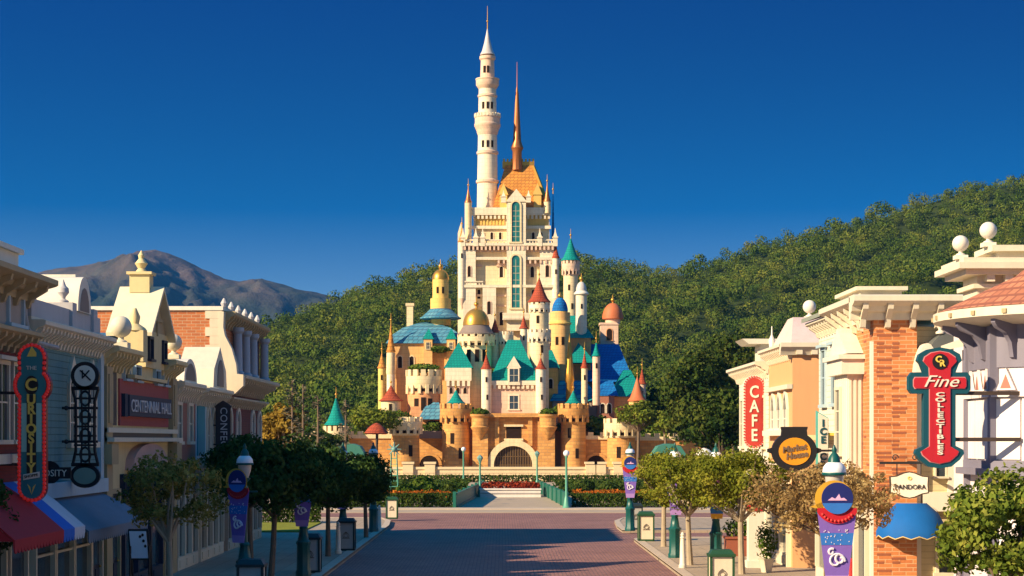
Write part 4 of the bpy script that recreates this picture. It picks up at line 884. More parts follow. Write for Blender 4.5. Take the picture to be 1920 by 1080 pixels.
q.fbox(RR, 48.3, 50.1, 0, .42, 3.4, 6.1); q.fbox(RR, 48.1, 50.3, 0, .60, 6.1, 6.5); q.fbox(RR, 48.0, 50.4, 0, .70, 6.5, 6.62); q.fbox(RR, 48.15, 50.25, 0, .54, 3.2, 3.4)
for i in range(3): q.fbox(('F', 48.3), XR-.38+i*.13, XR-.31+i*.13, 0, .04, 3.6, 6.0)
for i in range(6): q.fbox(RR, 48.4+i*.29, 48.5+i*.29, .42, .46, 3.6, 6.0)
q.fbox(RR, Ya, Ya+.12, 0, .08, .1, 6.9); q.build('pilaster', WHITE, b)
q = MB(); a = [(49.9, 6.66), (51.0, 6.66), (50.45, 7.3)]; q.prism([Vector(q.fp(RR, x, .45, z)) for x, z in ((48.2, 6.66), (50.9, 6.66), (49.6, 7.4))], (.45, 0, 0)); q.build('pediment', WHITE, b)
window(b, ('R', XR-.46), 49.2, .6, 4.0, 5.7, OFFW, bars=(0, 2)); window(b, RR, 50.7, .4, 4.1, 6.0, OFFW, bars=(0, 2))
shopfront(b, RR, 47.2, 48.8, 3.0, OFFW, n=1); door(b, RR, 49.6, 1.0, 2.6, WHITE, M('red_door_paint', (.42, .03, .03)))
aw = M('bright_blue_canvas', (.0, .10, .36), .75)
q = MB(); ctr = (XR+.98, Ya-.02); n = 14
za, zb_, rr = 2.72, 2.0, .92
ring = [(ctr[0]-math.cos(math.pi*i/n)*rr, ctr[1]-math.sin(math.pi*i/n)*rr*.95) for i in range(n+1)]
top = [(ctr[0]-math.cos(math.pi*i/n)*rr*.42, ctr[1]-math.sin(math.pi*i/n)*rr*.25) for i in range(n+1)]
mid = [((a[0]*.55+c[0]*.45), (a[1]*.55+c[1]*.45)) for a, c in zip(ring, top)]
vs = [(x, y, za) for x, y in top]+[(x, y, za-.26) for x, y in mid]+[(x, y, zb_) for x, y in ring]+[(x, y, zb_-(.10 if i % 2 else .17)) for i, (x, y) in enumerate(ring)]
q.add(vs, [(j*(n+1)+i, j*(n+1)+i+1, (j+1)*(n+1)+i+1, (j+1)*(n+1)+i) for j in range(3) for i in range(n)])
q.build('awning', aw, b)
q = MB(); q.tube([(x, y, zb_-(.11 if i % 2 else .18)) for i, (x, y) in enumerate(ring)], .014, 5); q.build('awning_trim', M('gold_braid', (.65, .48, .18)), b)
# --- cream house, set back, with arched grey canopy
Yc = 47.2
b = empty('shop_house', (XR+2, 48, 0), 'cream clapboard shop with arched grey dormer behind the red collectibles sign', 'shop')
SIDING = BR('cream_siding', (.62, .52, .30), (.60, .50, .29), (.42, .34, .2), 4, .16, .008, '+', .06, bump=.4)
q = MB(); q.box(XR+1.124, XR+8, Yc, Yc+6, -.1, 7.3); q.build('wall', SIDING, b); pl = ('F', Yc)
q = MB(); cornice(q, pl, XR+2.65, XR+4.6, 7.4, .45, .4, .4); q.build('cornice', OFFW, b)
q = MB(); q.prism([(x, Yc-.7, z) for x, z in arc(XR+1.85, 6.1, .62, 0, 180, 14, 1.6)], (0, .9, 0)); q.build('arched_canopy', M('zinc_canopy', (.12, .13, .125), .6), b)
q = MB(); q.prism([(x, Yc-.72, z) for x, z in arc(XR+1.3, 5.75, .32, 0, 180, 12, 3.4)], (0, .9, 0)); q.build('arched_surround', WHITE, b)
q = MB(); q.box(XR+1.13, XR+1.28, Yc-.1, Yc+.1, .1, 5.75); q.box(XR+1.98, XR+2.4, Yc-.08, Yc+.1, 3.0, 5.6); q.box(XR+1.30, XR+3.6, Yc-.22, Yc+.1, 2.5, 2.999); q.build('window_trim', WHITE, b)
window(b, pl, XR+1.8, .24, 3.4, 5.6, OFFW, bars=(0, 2), fw=.05); window(b, pl, XR+2.1, .7, .9, 2.0, OFFW, bars=(1, 1))
q = MB(); urn(q, (XR+1.65, Yc-.62, 7.08), .75); q.build('finial', WHITE, b)
# --- violet grey corner house with tiled turret
b = empty('corner_house', (11.5, 38, 0), 'white and violet grey corner house with terracotta turret roof and two white balls', 'house')
VIO = M('violet_grey_paint', (.20, .185, .235), .55); WPK = M('pinkish_white_boards', (.74, .66, .64), .6)
cx, cy, r8 = 12.55, 38.6, 2.55
def octo(r, rot=22.5, n=8): return [(cx+r*math.cos(R(rot+i*360/n)), cy+r*math.sin(R(rot+i*360/n))) for i in range(n)]
q = MB(); q.prism([(x, y, -.1) for x, y in octo(r8)], (0, 0, 6.9)); q.box(cx-1.2, cx+9, cy+.5, cy+7, -.1, 7.3); q.build('wall', WPK, b)
q = MB()
for z0, h, e in ((5.85, 1.0, .05), (3.62, .14, .3), (3.0, .12, .2), (3.76, .16, .14)): q.prism([(x, y, z0) for x, y in octo(r8+e)], (0, 0, h))
for x, y in octo(r8+.02): q.obox((x, y, 3.4), .09, .09, 3.3, 0)
q.build('trim', VIO, b)
a8 = octo(r8*1.0)
for i in range(8):
    if i not in (3, 4, 5): continue
    p0, p1 = Vector((*a8[i], 0)), Vector((*a8[(i+1) % 8], 0)); d = (p1-p0).normalized(); nn = Vector((d.y, -d.x, 0)); L_ = (p1-p0).length
    q = MB(); g = MB(); pk = MB()
    for k in range(3):
        c = p0+d*L_*(k+.5)/3
        fr = lambda u, o, z: c+d*u+nn*o+Vector((0, 0, z))
        q.prism([fr(-.22, .03, 5.38), fr(.22, .03, 5.38), fr(0, .03, 5.84)], nn*.06)
        pk.prism([fr(-.12, .09, 5.42), fr(.12, .09, 5.42), fr(0, .09, 5.70)], nn*.012)
        g.prism([fr(-.3, .0, 3.95), fr(.3, .0, 3.95), fr(.3, .0, 5.2), fr(-.3, .0, 5.2)], nn*.05)
        q.prism([fr(-.34, .03, 5.24), fr(.34, .03, 5.24), fr(.34, .03, 5.35), fr(-.34, .03, 5.35)], nn*.1)
    q.build('lancet_hood', WPK, b); g.build('board_panel', M('white_boards', (.80, .74, .70)), b, smooth=False); pk.build('lancet', M('pink_brown_glass', (.40, .17, .12), .4), b, smooth=False)
window(b, ('F', cy-r8*.924-.01), cx+.35, .7, 4.0, 5.5, M('teal_grey_frame', (.10, .15, .17)), M('red_brown_blind', (.30, .06, .04)), bars=(0, 1), fw=.12)
q = MB(); zt = 6.85
q.lathe(cx, cy, [(r8+.02, zt-.12), (r8+.12, zt-.1), (r8+.62, zt-.02), (r8+.75, zt+.02), (r8+.75, zt+.2), (r8+.5, zt+.24)], 40)
for i in range(26):
    a = 2*math.pi*i/26; q.obox((cx+math.cos(a)*(r8+.68), cy+math.sin(a)*(r8+.68), zt+.1), .05, .1, .045, a+math.pi/2, 1)
q.build('eave', [OFFW, TANT], b)
q = MB()
for i in range(16):
    a = 2*math.pi*(i+.5)/16
    q.cut(); rr0 = r8*.955; ca, sa = math.cos(a), math.sin(a); tx, ty = -sa*.055, ca*.055
    q.prism([(cx+ca*(rr0+d)-tx, cy+sa*(rr0+d)-ty, zt+z) for d, z in ((0, -.85), (.1, -.8), (.16, -.5), (.32, -.3), (.58, -.2), (.66, -.1), (.66, -.03), (0, -.03))], (2*tx, 2*ty, 0))
q.build('bracket', VIO, b)
q = MB(); q.lathe(cx, cy, [(r8+.7, zt+.22), (r8*.62, zt+1.0), (.25, zt+2.1), (.02, zt+2.2)], 40); q.build('roof', BR('terracotta_tiles', (.52, .21, .11), (.42, .15, .08), (.28, .10, .06), .3, .17, .03, '-', .2, bump=.6), b)
q = MB(); xw = X_(1822, 42.5); 
q.box(xw, cx+6, 42.0, 43.3, 6.9, 8.16)
for e, z0, h in ((.12, 7.86, .1), (.35, 8.16, .12), (.55, 8.28, .14), (.42, 8.42, .12)): q.box(xw-e, cx+6, 42-e, 43.3+e, z0, z0+h)
for e, z0, h in ((.1, 8.54, .18), (.3, 8.72, .14)): q.box(xw+.62-e, cx+6, 42.2-e, 43.2+e, z0, z0+h)
for i in range(9): q.box(xw+.15+i*.42, xw+.33+i*.42, 42-.3, 42, 8.0, 8.159)
q.build('parapet', OFFW, b)
q = MB(); ball(q, (X_(1801, 42.1), 42.1, 8.54), .19); q.cut(); ball(q, (X_(1853, 42.4), 42.4, 8.86), .2); q.build('ball_ornament', WHITE, b)
q = MB(); q.box(10.75, cx-1.2, 39.75, 42.4, 5.7, 6.45); q.box(10.7, cx-1.2, 39.7, 42.45, 5.55, 5.7); q.build('side_hood', VIO, b)
q = MB(); q.prism([(10.35, 39.4, 6.45), (10.35, 42.8, 6.45), (cx-1.2, 42.8, 6.8), (cx-1.2, 39.4, 6.8)], (0, 0, .12)); q.build('side_roof', OFFW, b)
# ------------------------------------------------------------------ signs on the houses
LRED = M('sign_red', (.50, .02, .03), .4, .06); LTEAL = M('sign_teal', (.03, .20, .22), .4, .06); LGOLD = M('sign_gold', (.85, .60, .10), .4, .05); LCREAM = M('sign_cream', (.78, .72, .58), .5, .05)
SDARK = M('sign_dark', (.015, .014, .016), .45); SBLUE = M('sign_dark_teal', (.01, .075, .10), .4, .06); DRED = M('sign_dark_red', (.22, .01, .02), .4)
def plate(name, par, pts, y, th, mat):
    q = MB(); q.prism([(x, y, z) for x, z in pts], (0, th, 0)); return q.build(name, mat, par)
def grow(pts, cx, cz, kx, kz): return [(cx+(x-cx)*kx, cz+(z-cz)*kz) for x, z in pts]
# tall red scalloped sign
Y = 38.0; cx = X_(60, Y); z0, z1 = Z_(945, Y), Z_(640, Y); H = z1-z0
s = empty('hanging_sign', (cx, Y, z0), 'tall red scalloped sign with gold letters down a teal panel', 'sign')
def cur(k):
    zc = z1-H*.27
    p = [(cx-.27*k, z0+.18)]+[(cx+.27*k*math.cos(R(t)), z0+.25-(.22+.03*k)*math.sin(R(t))*k) for t in range(150, 29, -20)][0:0]
    p = [(cx+.30*k*math.cos(R(t)), z0+.34+.30*k*math.sin(R(t))) for t in range(180, 361, 18)]
    p += [(cx+.29*k, zc-.42)]+[(cx+.40*k*math.cos(R(t)), zc+.40*k*math.sin(R(t))) for t in range(-44, 45, 11)]
    p += [(cx+.30*k*math.cos(R(t)), z1-.34+.30*k*math.sin(R(t))) for t in range(0, 181, 18)]
    p += [(cx+.40*k*math.cos(R(t)), zc+.40*k*math.sin(R(t))) for t in range(136, 225, 11)]+[(cx-.29*k, zc-.42)]
    return p
plate('panel', s, cur(.76), Y-.03, .03, LTEAL)
pl_ = plate('painted_sun_patch', s, [(cx-.21, z0+H*.32), (cx+.21, z0+H*.32), (cx+.21, z0+H*.62), (cx-.21, z0+H*.62)], Y-.045, .015, M('sun_patch_mint', (.30, .58, .48), .4))  # lighter mint rectangle paints a patch of sun onto the teal
q = MB(); q.prism([(x, Y, z) for x, z in cur(1.0)], (0, .16, 0)); pts = cur(.88); bl = M('red_sign_bulb', (.70, .03, .03), .25); bl.node_tree.nodes['Principled BSDF'].inputs['Emission Color'].default_value = (1, .05, .04, 1); bl.node_tree.nodes['Principled BSDF'].inputs['Emission Strength'].default_value = .06  # bulbs emit faintly, in place of sunlight on them
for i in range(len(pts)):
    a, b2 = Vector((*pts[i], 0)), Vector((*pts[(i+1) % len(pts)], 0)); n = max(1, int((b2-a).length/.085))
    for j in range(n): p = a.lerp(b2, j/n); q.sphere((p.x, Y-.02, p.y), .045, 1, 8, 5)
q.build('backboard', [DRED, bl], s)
q = MB(); q.prism([(cx+.14*math.cos(R(t)), Y-.06, z1-H*.27+.2*math.sin(R(t))) for t in range(0, 360, 20)], (0, .03, 0)); q.build('medallion', SDARK, s)
text('C', .36, LGOLD, (cx, Y-.075, z1-H*.27), 'F', s, bold=.008)
text('THE', .12, LCREAM, (cx, Y-.045, z1-H*.165), 'F', s)
zc = z1-H*.36
q = MB(); q.box(cx-.10, cx+.10, Y-.05, Y-.03, z0+.62, z1-H*.33); q.build('letter_strip', SDARK, s)
for i, c in enumerate('URIOSITY'): text(c, .29, LGOLD, (cx, Y-.065, zc-i*.205), 'F', s, sx=.95, bold=.010)
q = MB(); q.prism([(cx-.17, Y-.06, z0+.50), (cx+.17, Y-.06, z0+.56), (cx+.17, Y-.06, z0+.68), (cx-.17, Y-.06, z0+.62)], (0, .03, 0)); q.build('ribbon', LCREAM, s)
text('SHOPPE', .085, SDARK, (cx, Y-.07, z0+.59), 'F', s, rotd=.17)
q = MB()
for sg in (-1, 1): q.prism([(cx, Y-.04, z0+.2), (cx+sg*.09, Y-.04, z0+.42), (cx+sg*.03, Y-.04, z0+.36)], (0, .02, 0))
q.prism([(cx-.1, Y-.04, z1-.32), (cx+.1, Y-.04, z1-.32), (cx+.1, Y-.04, z1-.24), (cx, Y-.04, z1-.10), (cx-.06, Y-.04, z1-.24)], (0, .02, 0)); q.build('ornament', LGOLD, s)
q = MB()
for z in (z0+.8, z0+2.3): q.box(XL, cx-.2, Y+.05, Y+.11, z, z+.06)
q.build('bracket', BLACK, s)
# clock sign
Y = 43.6; cx = X_(159, Y); z0, z1 = Z_(915, Y), Z_(678, Y)
s = empty('clock_sign', (cx, Y, z0), 'black open lattice hanging sign with a round clock on top and an oval plate below', 'sign')
rc = .34; zc = z1-rc
q = MB(); q.prism([(cx+rc*math.cos(R(t)), Y, zc+rc*math.sin(R(t))) for t in range(0, 360, 15)], (0, .14, 0)); q.build('clock_case', SDARK, s)
q = MB(); q.prism([(cx+.25*math.cos(R(t)), Y-.02, zc+.25*math.sin(R(t))) for t in range(0, 360, 15)], (0, .02, 0)); ck = q.build('clock_face', LCREAM, s)
q = MB(); q.obox((cx-.05, Y-.03, zc+.03), .015, .005, .10, 0); q.prism([(cx-.12, Y-.035, zc+.12), (cx-.09, Y-.035, zc+.14), (cx+.16, Y-.035, zc-.10), (cx+.14, Y-.035, zc-.13)], (0, .008, 0)); q.prism([(cx+.13, Y-.035, zc+.12), (cx+.10, Y-.035, zc+.14), (cx-.05, Y-.035, zc-.03), (cx-.02, Y-.035, zc-.05)], (0, .007, 0)); q.build('clock_hands', SDARK, ck)
q = MB(); za, zb = z0+.58, zc-rc+.02
for sg in (-1, 1):
    q.tube([(cx+sg*.30, Y+.05, za), (cx+sg*.23, Y+.05, za+.3), (cx+sg*.22, Y+.05, (za+zb)/2), (cx+sg*.23, Y+.05, zb-.3), (cx+sg*.31, Y+.05, zb)], .04, 6)
    q.tube([(cx+sg*.10, Y+.05, za), (cx+sg*.07, Y+.05, (za+zb)/2), (cx+sg*.10, Y+.05, zb)], .025, 6)
for i in range(9): z = za+(zb-za)*i/8; q.box(cx-.27, cx+.27, Y+.03, Y+.07, z-.025, z+.025)
for i in range(4): z = za+(zb-za)*(i+.5)/4; q.tube([(cx+.12*math.cos(t), Y+.05, z+.17*math.sin(t)) for t in [k*math.pi/6 for k in range(13)]], .03, 5)
q.box(cx-.33, cx+.33, Y, Y+.1, za-.06, za+.02); q.box(cx-.33, cx+.33, Y, Y+.1, zb-.02, zb+.06); q.build('lattice', SDARK, s)
q = MB(); q.prism([(cx+.36*math.cos(R(t)), Y, z0+.29+.29*math.sin(R(t))) for t in range(0, 360, 15)], (0, .12, 0)); ov = q.build('oval_frame', SDARK, s)
q = MB(); q.prism([(cx+.27*math.cos(R(t)), Y-.02, z0+.29+.2*math.sin(R(t))) for t in range(0, 360, 15)], (0, .02, 0)); q.build('oval_plate', M('sage_plate', (.30, .36, .26)), ov)
q = MB()
for py in (765, 828): z = Z_(py, Y); q.box(XL, cx+.3, Y+.04, Y+.09, z-.03, z+.03); q.sphere((XL+.1, Y+.06, z), .06, n=8, rings=6)
q.build('bracket', BLACK, s)
Y = 41.9; s = empty('wall_sign', (X_(98, Y), Y, 3.5), 'small round dark sign with cream letters half hidden by the red scalloped sign', 'sign')
q = MB(); cx, zc = X_(92, Y), Z_(886, Y); q.prism([(cx+.27*math.cos(R(t)), Y, zc+.27*math.sin(R(t))) for t in range(0, 360, 20)], (0, .06, 0)); q.box(cx, cx+.5, Y+.005, Y+.055, zc-.14, zc+.12); q.box(XL-.1, cx, Y+.01, Y+.05, zc-.03, zc+.03); q.build('board', SDARK, s)
text('OSITY', .22, LCREAM, (cx+.14, Y-.012, zc-.02), 'F', s, sx=.9)
s = empty('name_sign', (XL+.1, 54, 5.0), 'long dark blue name panel with silver letters on the red hall front', 'sign')
q = MB(); q.fbox(L, 50.6, 57.0, .05, .2, 5.02, 5.62); q.fbox(L, 50.2, 50.6, .05, .16, 5.0, 5.64); q.build('board', M('sign_navy', (.02, .03, .06)), s)
text('CENTENNIAL HALL', .50, M('sign_silver', (.55, .56, .58), .4), (XL+.21, 53.85, 5.3), 'L', s, sx=1.42)
# vertical dark sign
Y = 66.0; cx = X_(418, Y); z0, z1 = Z_(850, Y), Z_(752, Y)
s = empty('hanging_sign', (cx, Y, z0), 'dark upright sign with pointed top and sideways silver letters', 'sign')
w_ = .27; plate('board', s, [(cx-w_, z0), (cx+w_, z0), (cx+w_, z1-.28), (cx+w_*1.15, z1-.2), (cx+w_*.75, z1-.1), (cx, z1+.02), (cx-w_*.75, z1-.1), (cx-w_*1.15, z1-.2), (cx-w_, z1-.28)], Y, .14, M('sign_charcoal', (.035, .03, .035), .5))
text('CONFECT', .36, M('sign_silver', (.55, .56, .58)), (cx+.02, Y-.012, (z0+z1)/2-.12), 'F', s, rotd=R(-90), space=1.05)
q = MB()
for z in (z0+.3, z0+1.0): q.box(XL, cx-.2, Y+.04, Y+.09, z, z+.05)
q.build('bracket', BLACK, s)
# right side: CAFE
Y = 66.5; cx = X_(1414, Y); z0, z1 = Z_(841, Y), Z_(704, Y); w_ = .40
s = empty('hanging_sign', (cx, Y, z0), 'upright red rounded sign lettered CAFE edged with small white lamps', 'sign')
def pill(k, e=0): return [(cx+w_*k*math.cos(R(t)), z0+w_+w_*k*math.sin(R(t))) for t in range(180, 361, 15)]+[(cx+w_*k*math.cos(R(t)), z1-w_+w_*k*math.sin(R(t))) for t in range(0, 181, 15)]
plate('panel', s, pill(.80), Y-.02, .02, M('cafe_red', (.46, .045, .035), .45))
q = MB(); q.prism([(x, Y, z) for x, z in pill(1)], (0, .16, 0)); pts = pill(.9)
for i in range(len(pts)):
    a, b2 = Vector((*pts[i], 0)), Vector((*pts[(i+1) % len(pts)], 0)); n = max(1, int((b2-a).length/.11))
    for j in range(n): p = a.lerp(b2, j/n); q.sphere((p.x, Y-.01, p.y), .032, 1, 6, 4)
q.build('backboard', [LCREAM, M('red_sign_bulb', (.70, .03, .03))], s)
for i, c in enumerate('CAFE'): text(c, .62, LCREAM, (cx, Y-.035, z1-.62-i*.53), 'F', s, sx=.8, bold=.012)
q = MB()
for z in (z0+.5, z0+1.9): q.box(cx+.3, XR, Y+.05, Y+.11, z, z+.06)
q.build('bracket', BLACK, s)
# ICE CREAM
Y = 51.0; cx = X_(1542, Y); z0, z1 = Z_(880, Y), Z_(770, Y)
s = empty('hanging_sign', (cx, Y, z0), 'narrow white upright sign lettered ICE CREAM with mint green edges', 'sign')
plate('board', s, [(cx-.17, z0), (cx+.17, z0), (cx+.17, z1-.2), (cx-.17, z1)], Y, .12, M('mint_edge', (.12, .45, .40), .4)); plate('panel', s, [(cx-.12, z0+.05), (cx+.155, z0+.05), (cx+.155, z1-.22), (cx-.12, z1-.06)], Y-.012, .012, WHITE)
for i, c in enumerate(['I', 'C', 'E', '', 'C', 'R']): 
    if c: text(c, .27, SBLUE, (cx+.02, Y-.022, z1-.36-i*.235), 'F', s, bold=.012)
q = MB(); q.box(cx+.15, XR, Y+.03, Y+.08, z1-.7, z1-.62); q.build('bracket', LGOLD, s)
# pot sign
Y = 50.0; cx = X_(1490, Y); zc = Z_(845, Y); rx, rz = .62, .54
s = empty('hanging_sign', (cx, Y, zc-rz), 'black cooking pot shaped sign with slanted lettering on an orange oval', 'sign')
pot = [(cx+rx*math.cos(R(t)), zc-.02+rz*math.sin(R(t))) for t in range(125, 416, 10)]
pot += [(cx+.34, zc+.56), (cx+.36, zc+.62), (cx+.36, zc+.66), (cx-.36, zc+.66), (cx-.36, zc+.62), (cx-.34, zc+.56)]
plate('pot', s, pot, Y, .22, SDARK)
q = MB()
for sg in (-1, 1): q.cut(); q.prism([(cx+sg*.56, Y+.04, zc+.10), (cx+sg*.74, Y+.04, zc+.05), (cx+sg*.74, Y+.04, zc-.04), (cx+sg*.58, Y+.04, zc-.10)], (0, .12, 0))
q.box(cx+.7, XR+.05, Y+.07, Y+.13, zc-.03, zc+.03); q.build('handle', SDARK, s)
q = MB(); q.prism([(cx+.44*math.cos(R(t)), Y-.02, zc-.02+.38*math.sin(R(t))) for t in range(0, 360, 12)], (0, .02, 0)); q.build('oval_panel', M('sign_orange', (.68, .28, .015), .45), s)
BRN = M('sign_brown_grey', (.17, .11, .07), .5)
text('Market', .23, BRN, (cx-.02, Y-.032, zc+.06), 'F', s, shear=.2, rotd=.15, bold=.008); text('House', .23, BRN, (cx+.05, Y-.032, zc-.13), 'F', s, shear=.2, rotd=.15, bold=.008)
# fine collectibles
Y = 37.0; cx = X_(1762, Y); z0, z1 = Z_(878, Y), Z_(652, Y); k = Y/F
s = empty('hanging_sign', (cx, Y, z0), 'red and dark teal cross shaped sign with cream letters', 'sign')
half = [(0, 878), (22, 875), (38, 862), (46, 850), (44, 843), (30, 836), (30, 738), (52, 738), (58, 730), (58, 706), (52, 698), (30, 698), (36, 682), (42, 676), (38, 664), (22, 655), (0, 651)]
def fc(e):
    def mv(x, y): return (max(0, x-e*1.0) if x > 0 else 0, y)
    hp = [(max(0, x-e), y+(e if y < 700 and y < 690 else -e if y > 840 else (-e if y in (738, 730) else e if y in (706, 698) else 0))) for x, y in half]
    r_ = [(cx+x*k, Z_(y, Y)) for x, y in hp]; return r_+[(2*cx-x, z) for x, z in reversed(r_[1:-1])]
plate('backboard', s, fc(0), Y, .2, SBLUE); inn = [(0, 869), (18, 865), (32, 853), (35, 846), (19, 837), (19, 728), (46, 728), (49, 724), (49, 712), (46, 708), (19, 708), (20, 690), (31, 678), (28, 670), (16, 662), (0, 659)]
def fi(e): 
    p = [(cx+(x+e*(x > 0))*k, Z_(y+(e if y > 840 or y == 728 else -e if y < 700 or y == 708 else 0), Y)) for x, y in inn]; return p+[(2*cx-x, z) for x, z in reversed(p[1:-1])]
plate('rim', s, fi(1.3), Y-.015, .015, M('sign_pink_rim', (.62, .25, .25))); plate('panel', s, fi(0), Y-.03, .015, LRED)
text('Fine', .34, LCREAM, (cx, Y-.045, Z_(716, Y)), 'F', s, shear=.4, sx=1.25)
for i, c in enumerate('COLLECTIBLES'): text(c, .118, LCREAM, (cx, Y-.045, Z_(740+i*9.9, Y)), 'F', s, sx=2.1, bold=.004)
q = MB(); zc = Z_(678, Y); q.prism([(cx+.16*math.cos(R(t)), Y-.045, zc+.16*math.sin(R(t))) for t in range(0, 360, 15)], (0, .02, 0)); q.build('medallion', SDARK, s)
text('C', .18, LGOLD, (cx-.035, Y-.055, zc+.04), 'F', s, bold=.006); text('R', .18, LGOLD, (cx+.04, Y-.055, zc-.04), 'F', s, bold=.006)
q = MB()
for py in (737, 824): z = Z_(py, Y); q.cut(); q.box(cx+.3, 10.6, Y+.06, Y+.14, z-.04, z+.04)
q.build('bracket', M('brown_iron', (.06, .04, .03)), s)
# oval shop sign
Y = 45.2; cx = X_(1705, Y); zc = Z_(909, Y); k = Y/F
s = empty('hanging_sign', (cx, Y, zc-.4), 'cream shield shaped sign hanging from a dark iron bar', 'sign')
sh = [(0, 884), (12, 886), (26, 892), (37, 893), (36, 909), (37, 925), (26, 927), (12, 933), (0, 935)]
def shp(e): r_ = [(cx+max(0, x-e*(x > 0))*k, Z_(y+(e if y < 909 else -e if y > 909 else 0)*.8, Y)) for x, y in sh]; return r_+[(2*cx-x, z) for x, z in reversed(r_[1:-1])]
plate('frame', s, shp(0), Y, .08, M('brown_iron', (.06, .04, .03))); plate('panel', s, shp(2.5), Y-.015, .015, LCREAM)
text('PANDORA', .17, SDARK, (cx+.02, Y-.025, zc-.06), 'F', s, sx=.95); text('o', .2, LGOLD, (cx, Y-.025, zc+.18), 'F', s)
q = MB(); zb = Z_(868, Y); q.box(X_(1650, Y), X_(1740, Y), Y+.01, Y+.07, zb-.03, zb+.03)
for dx in (-.3, .3): q.tube([(cx+dx, Y+.04, zb), (cx+dx, Y+.04, zc+.25)], .014, 5)
for dx in (-.35, .15): q.tube([(cx+dx+.09*math.cos(t)*(1-t/9), Y+.04, zb+.13+.09*math.sin(t)*(1-t/9)) for t in [i*.5 for i in range(16)]], .014, 5)
q.box(X_(1730, Y), X_(1737, Y), Y+.01, Y+1.75, zb-.03, zb+.03); q.build('bar', BLACK, s)
# sandwich board and cable
s = empty('menu_board', (X_(262, 45), 45, .12), 'white poster board with dark dots on a black stand in the shade of the hall', 'board')
Y = 45; x0, x1 = X_(242, Y), X_(277, Y); zt, zb = Z_(996, Y), Z_(1046, Y)
q = MB(); q.prism([(x0, Y, zt), (x1-.05, Y, zt), (x1+.04, Y-.15, zb), (x0+.09, Y-.15, zb)], (0, .03, 0)); q.build('poster', M('poster_paper', (.74, .74, .78), .6, .03), s)
q = MB()
for i, (a, c) in enumerate(((.34, .14), (.37, .36), (.42, .55), (.28, .2))): z = zt+(zb-zt)*c; q.prism([(x0+a+.035*math.cos(R(t)), Y-.15*c-.012, z+.04*math.sin(R(t))) for t in range(0, 360, 40)], (0, .006, 0))
q.build('printed_dots', SDARK, s)
q = MB(); q.prism([(x0-.05, Y+.08, zt+.05), (x1+.0, Y+.08, zt+.05), (x1+.13, Y-.18, .14), (x1+.08, Y-.18, .14), (x1-.01, Y-.02, zb+.1), (x0+.05, Y-.02, zb+.1), (x0+.05, Y-.18, .14), (x0, Y-.18, .14)][0:2]+[(x1+.12, Y-.08, zb-.05), (x0+.03, Y-.08, zb-.05)], (0, .03, 0))
for x in (x0+.05, x1+.06): q.tube([(x, Y-.1, zb+.3), (x+.02, Y-.22, .13)], .03, 6); q.tube([(x, Y+.02, zb+.3), (x, Y+.35, .13)], .03, 6)
q.build('stand', SDARK, s)
q = MB(); q.tube([(X_(32, 40), 40, Z_(505, 40)), (X_(42, 40), 40, Z_(560, 40)), (X_(52, 40), 40, Z_(615, 40)), (X_(62, 40), 40.3, Z_(640, 40)), (X_(88, 40), 41, Z_(652, 41))], .045, 7)
tag(q.build('rope_garland', M('grey_rope', (.42, .40, .37)), at=(X_(50, 40), 40, 7)), 'grey rope garland drooping from the taupe cornice of the maroon shop', 'garland')
# ------------------------------------------------------------------ lamps, banners, bins, bollards
POST = M('post_green', (.008, .085, .075), .38, .1, 2, .05)
def make_lamp(label):
    r = empty('street_lamp', (0, 0, 0), label, 'lamp', 'street lamps along both kerbs')
    q = MB(); q.lathe(0, 0, [(.24, 0), (.24, .14), (.21, .18), (.20, .95), (.23, 1.0), (.23, 1.06), (.17, 1.12), (.12, 1.45), (.14, 1.5), (.10, 1.56)], 8); q.build('base', POST, r)
    q = MB(); q.lathe(0, 0, [(.075, 1.5), (.06, 2.9), (.09, 2.95), (.09, 3.0), (.05, 3.06), (.06, 3.12), (.14, 3.2), (.15, 3.24)], 12); q.box(-.34, .34, -.02, .02, 2.86, 2.9); q.build('post', POST, r)
    q = MB(); q.lathe(0, 0, [(.10, 3.24), (.16, 3.42), (.185, 3.62)], 16); q.build('lantern_glass', M('frosted_lantern', (.50, .47, .42), .25, .08, spec=.6), r)
    q = MB(); q.lathe(0, 0, [(.205, 3.60), (.222, 3.64), (.205, 3.73), (.15, 3.80), (.11, 3.82)], 20); q.build('cap', M('white_enamel', (.80, .80, .80), .3, .05), r)
    q = MB(); q.lathe(0, 0, [(.222, 3.575), (.236, 3.60), (.222, 3.63)], 20); q.lathe(0, 0, [(.12, 3.81), (.10, 3.92), (.04, 4.0), (.05, 4.05), (.01, 4.14)], 12); q.build('finial', POST, r); return r
BP, BB, BK, BRD = M('banner_purple', (.20, .11, .42), .8, .06), M('banner_blue', (.03, .16, .50), .8, .06), M('banner_pink', (.72, .25, .42), .8, .06), M('banner_red', (.48, .01, .02), .7, .06)
BN, BGD, BWH, BLI = M('banner_navy', (.012, .02, .14), .6), M('banner_gold', (.68, .36, .03), .5), M('banner_white', (.75, .68, .72), .7), M('banner_lilac', (.38, .22, .52), .8)
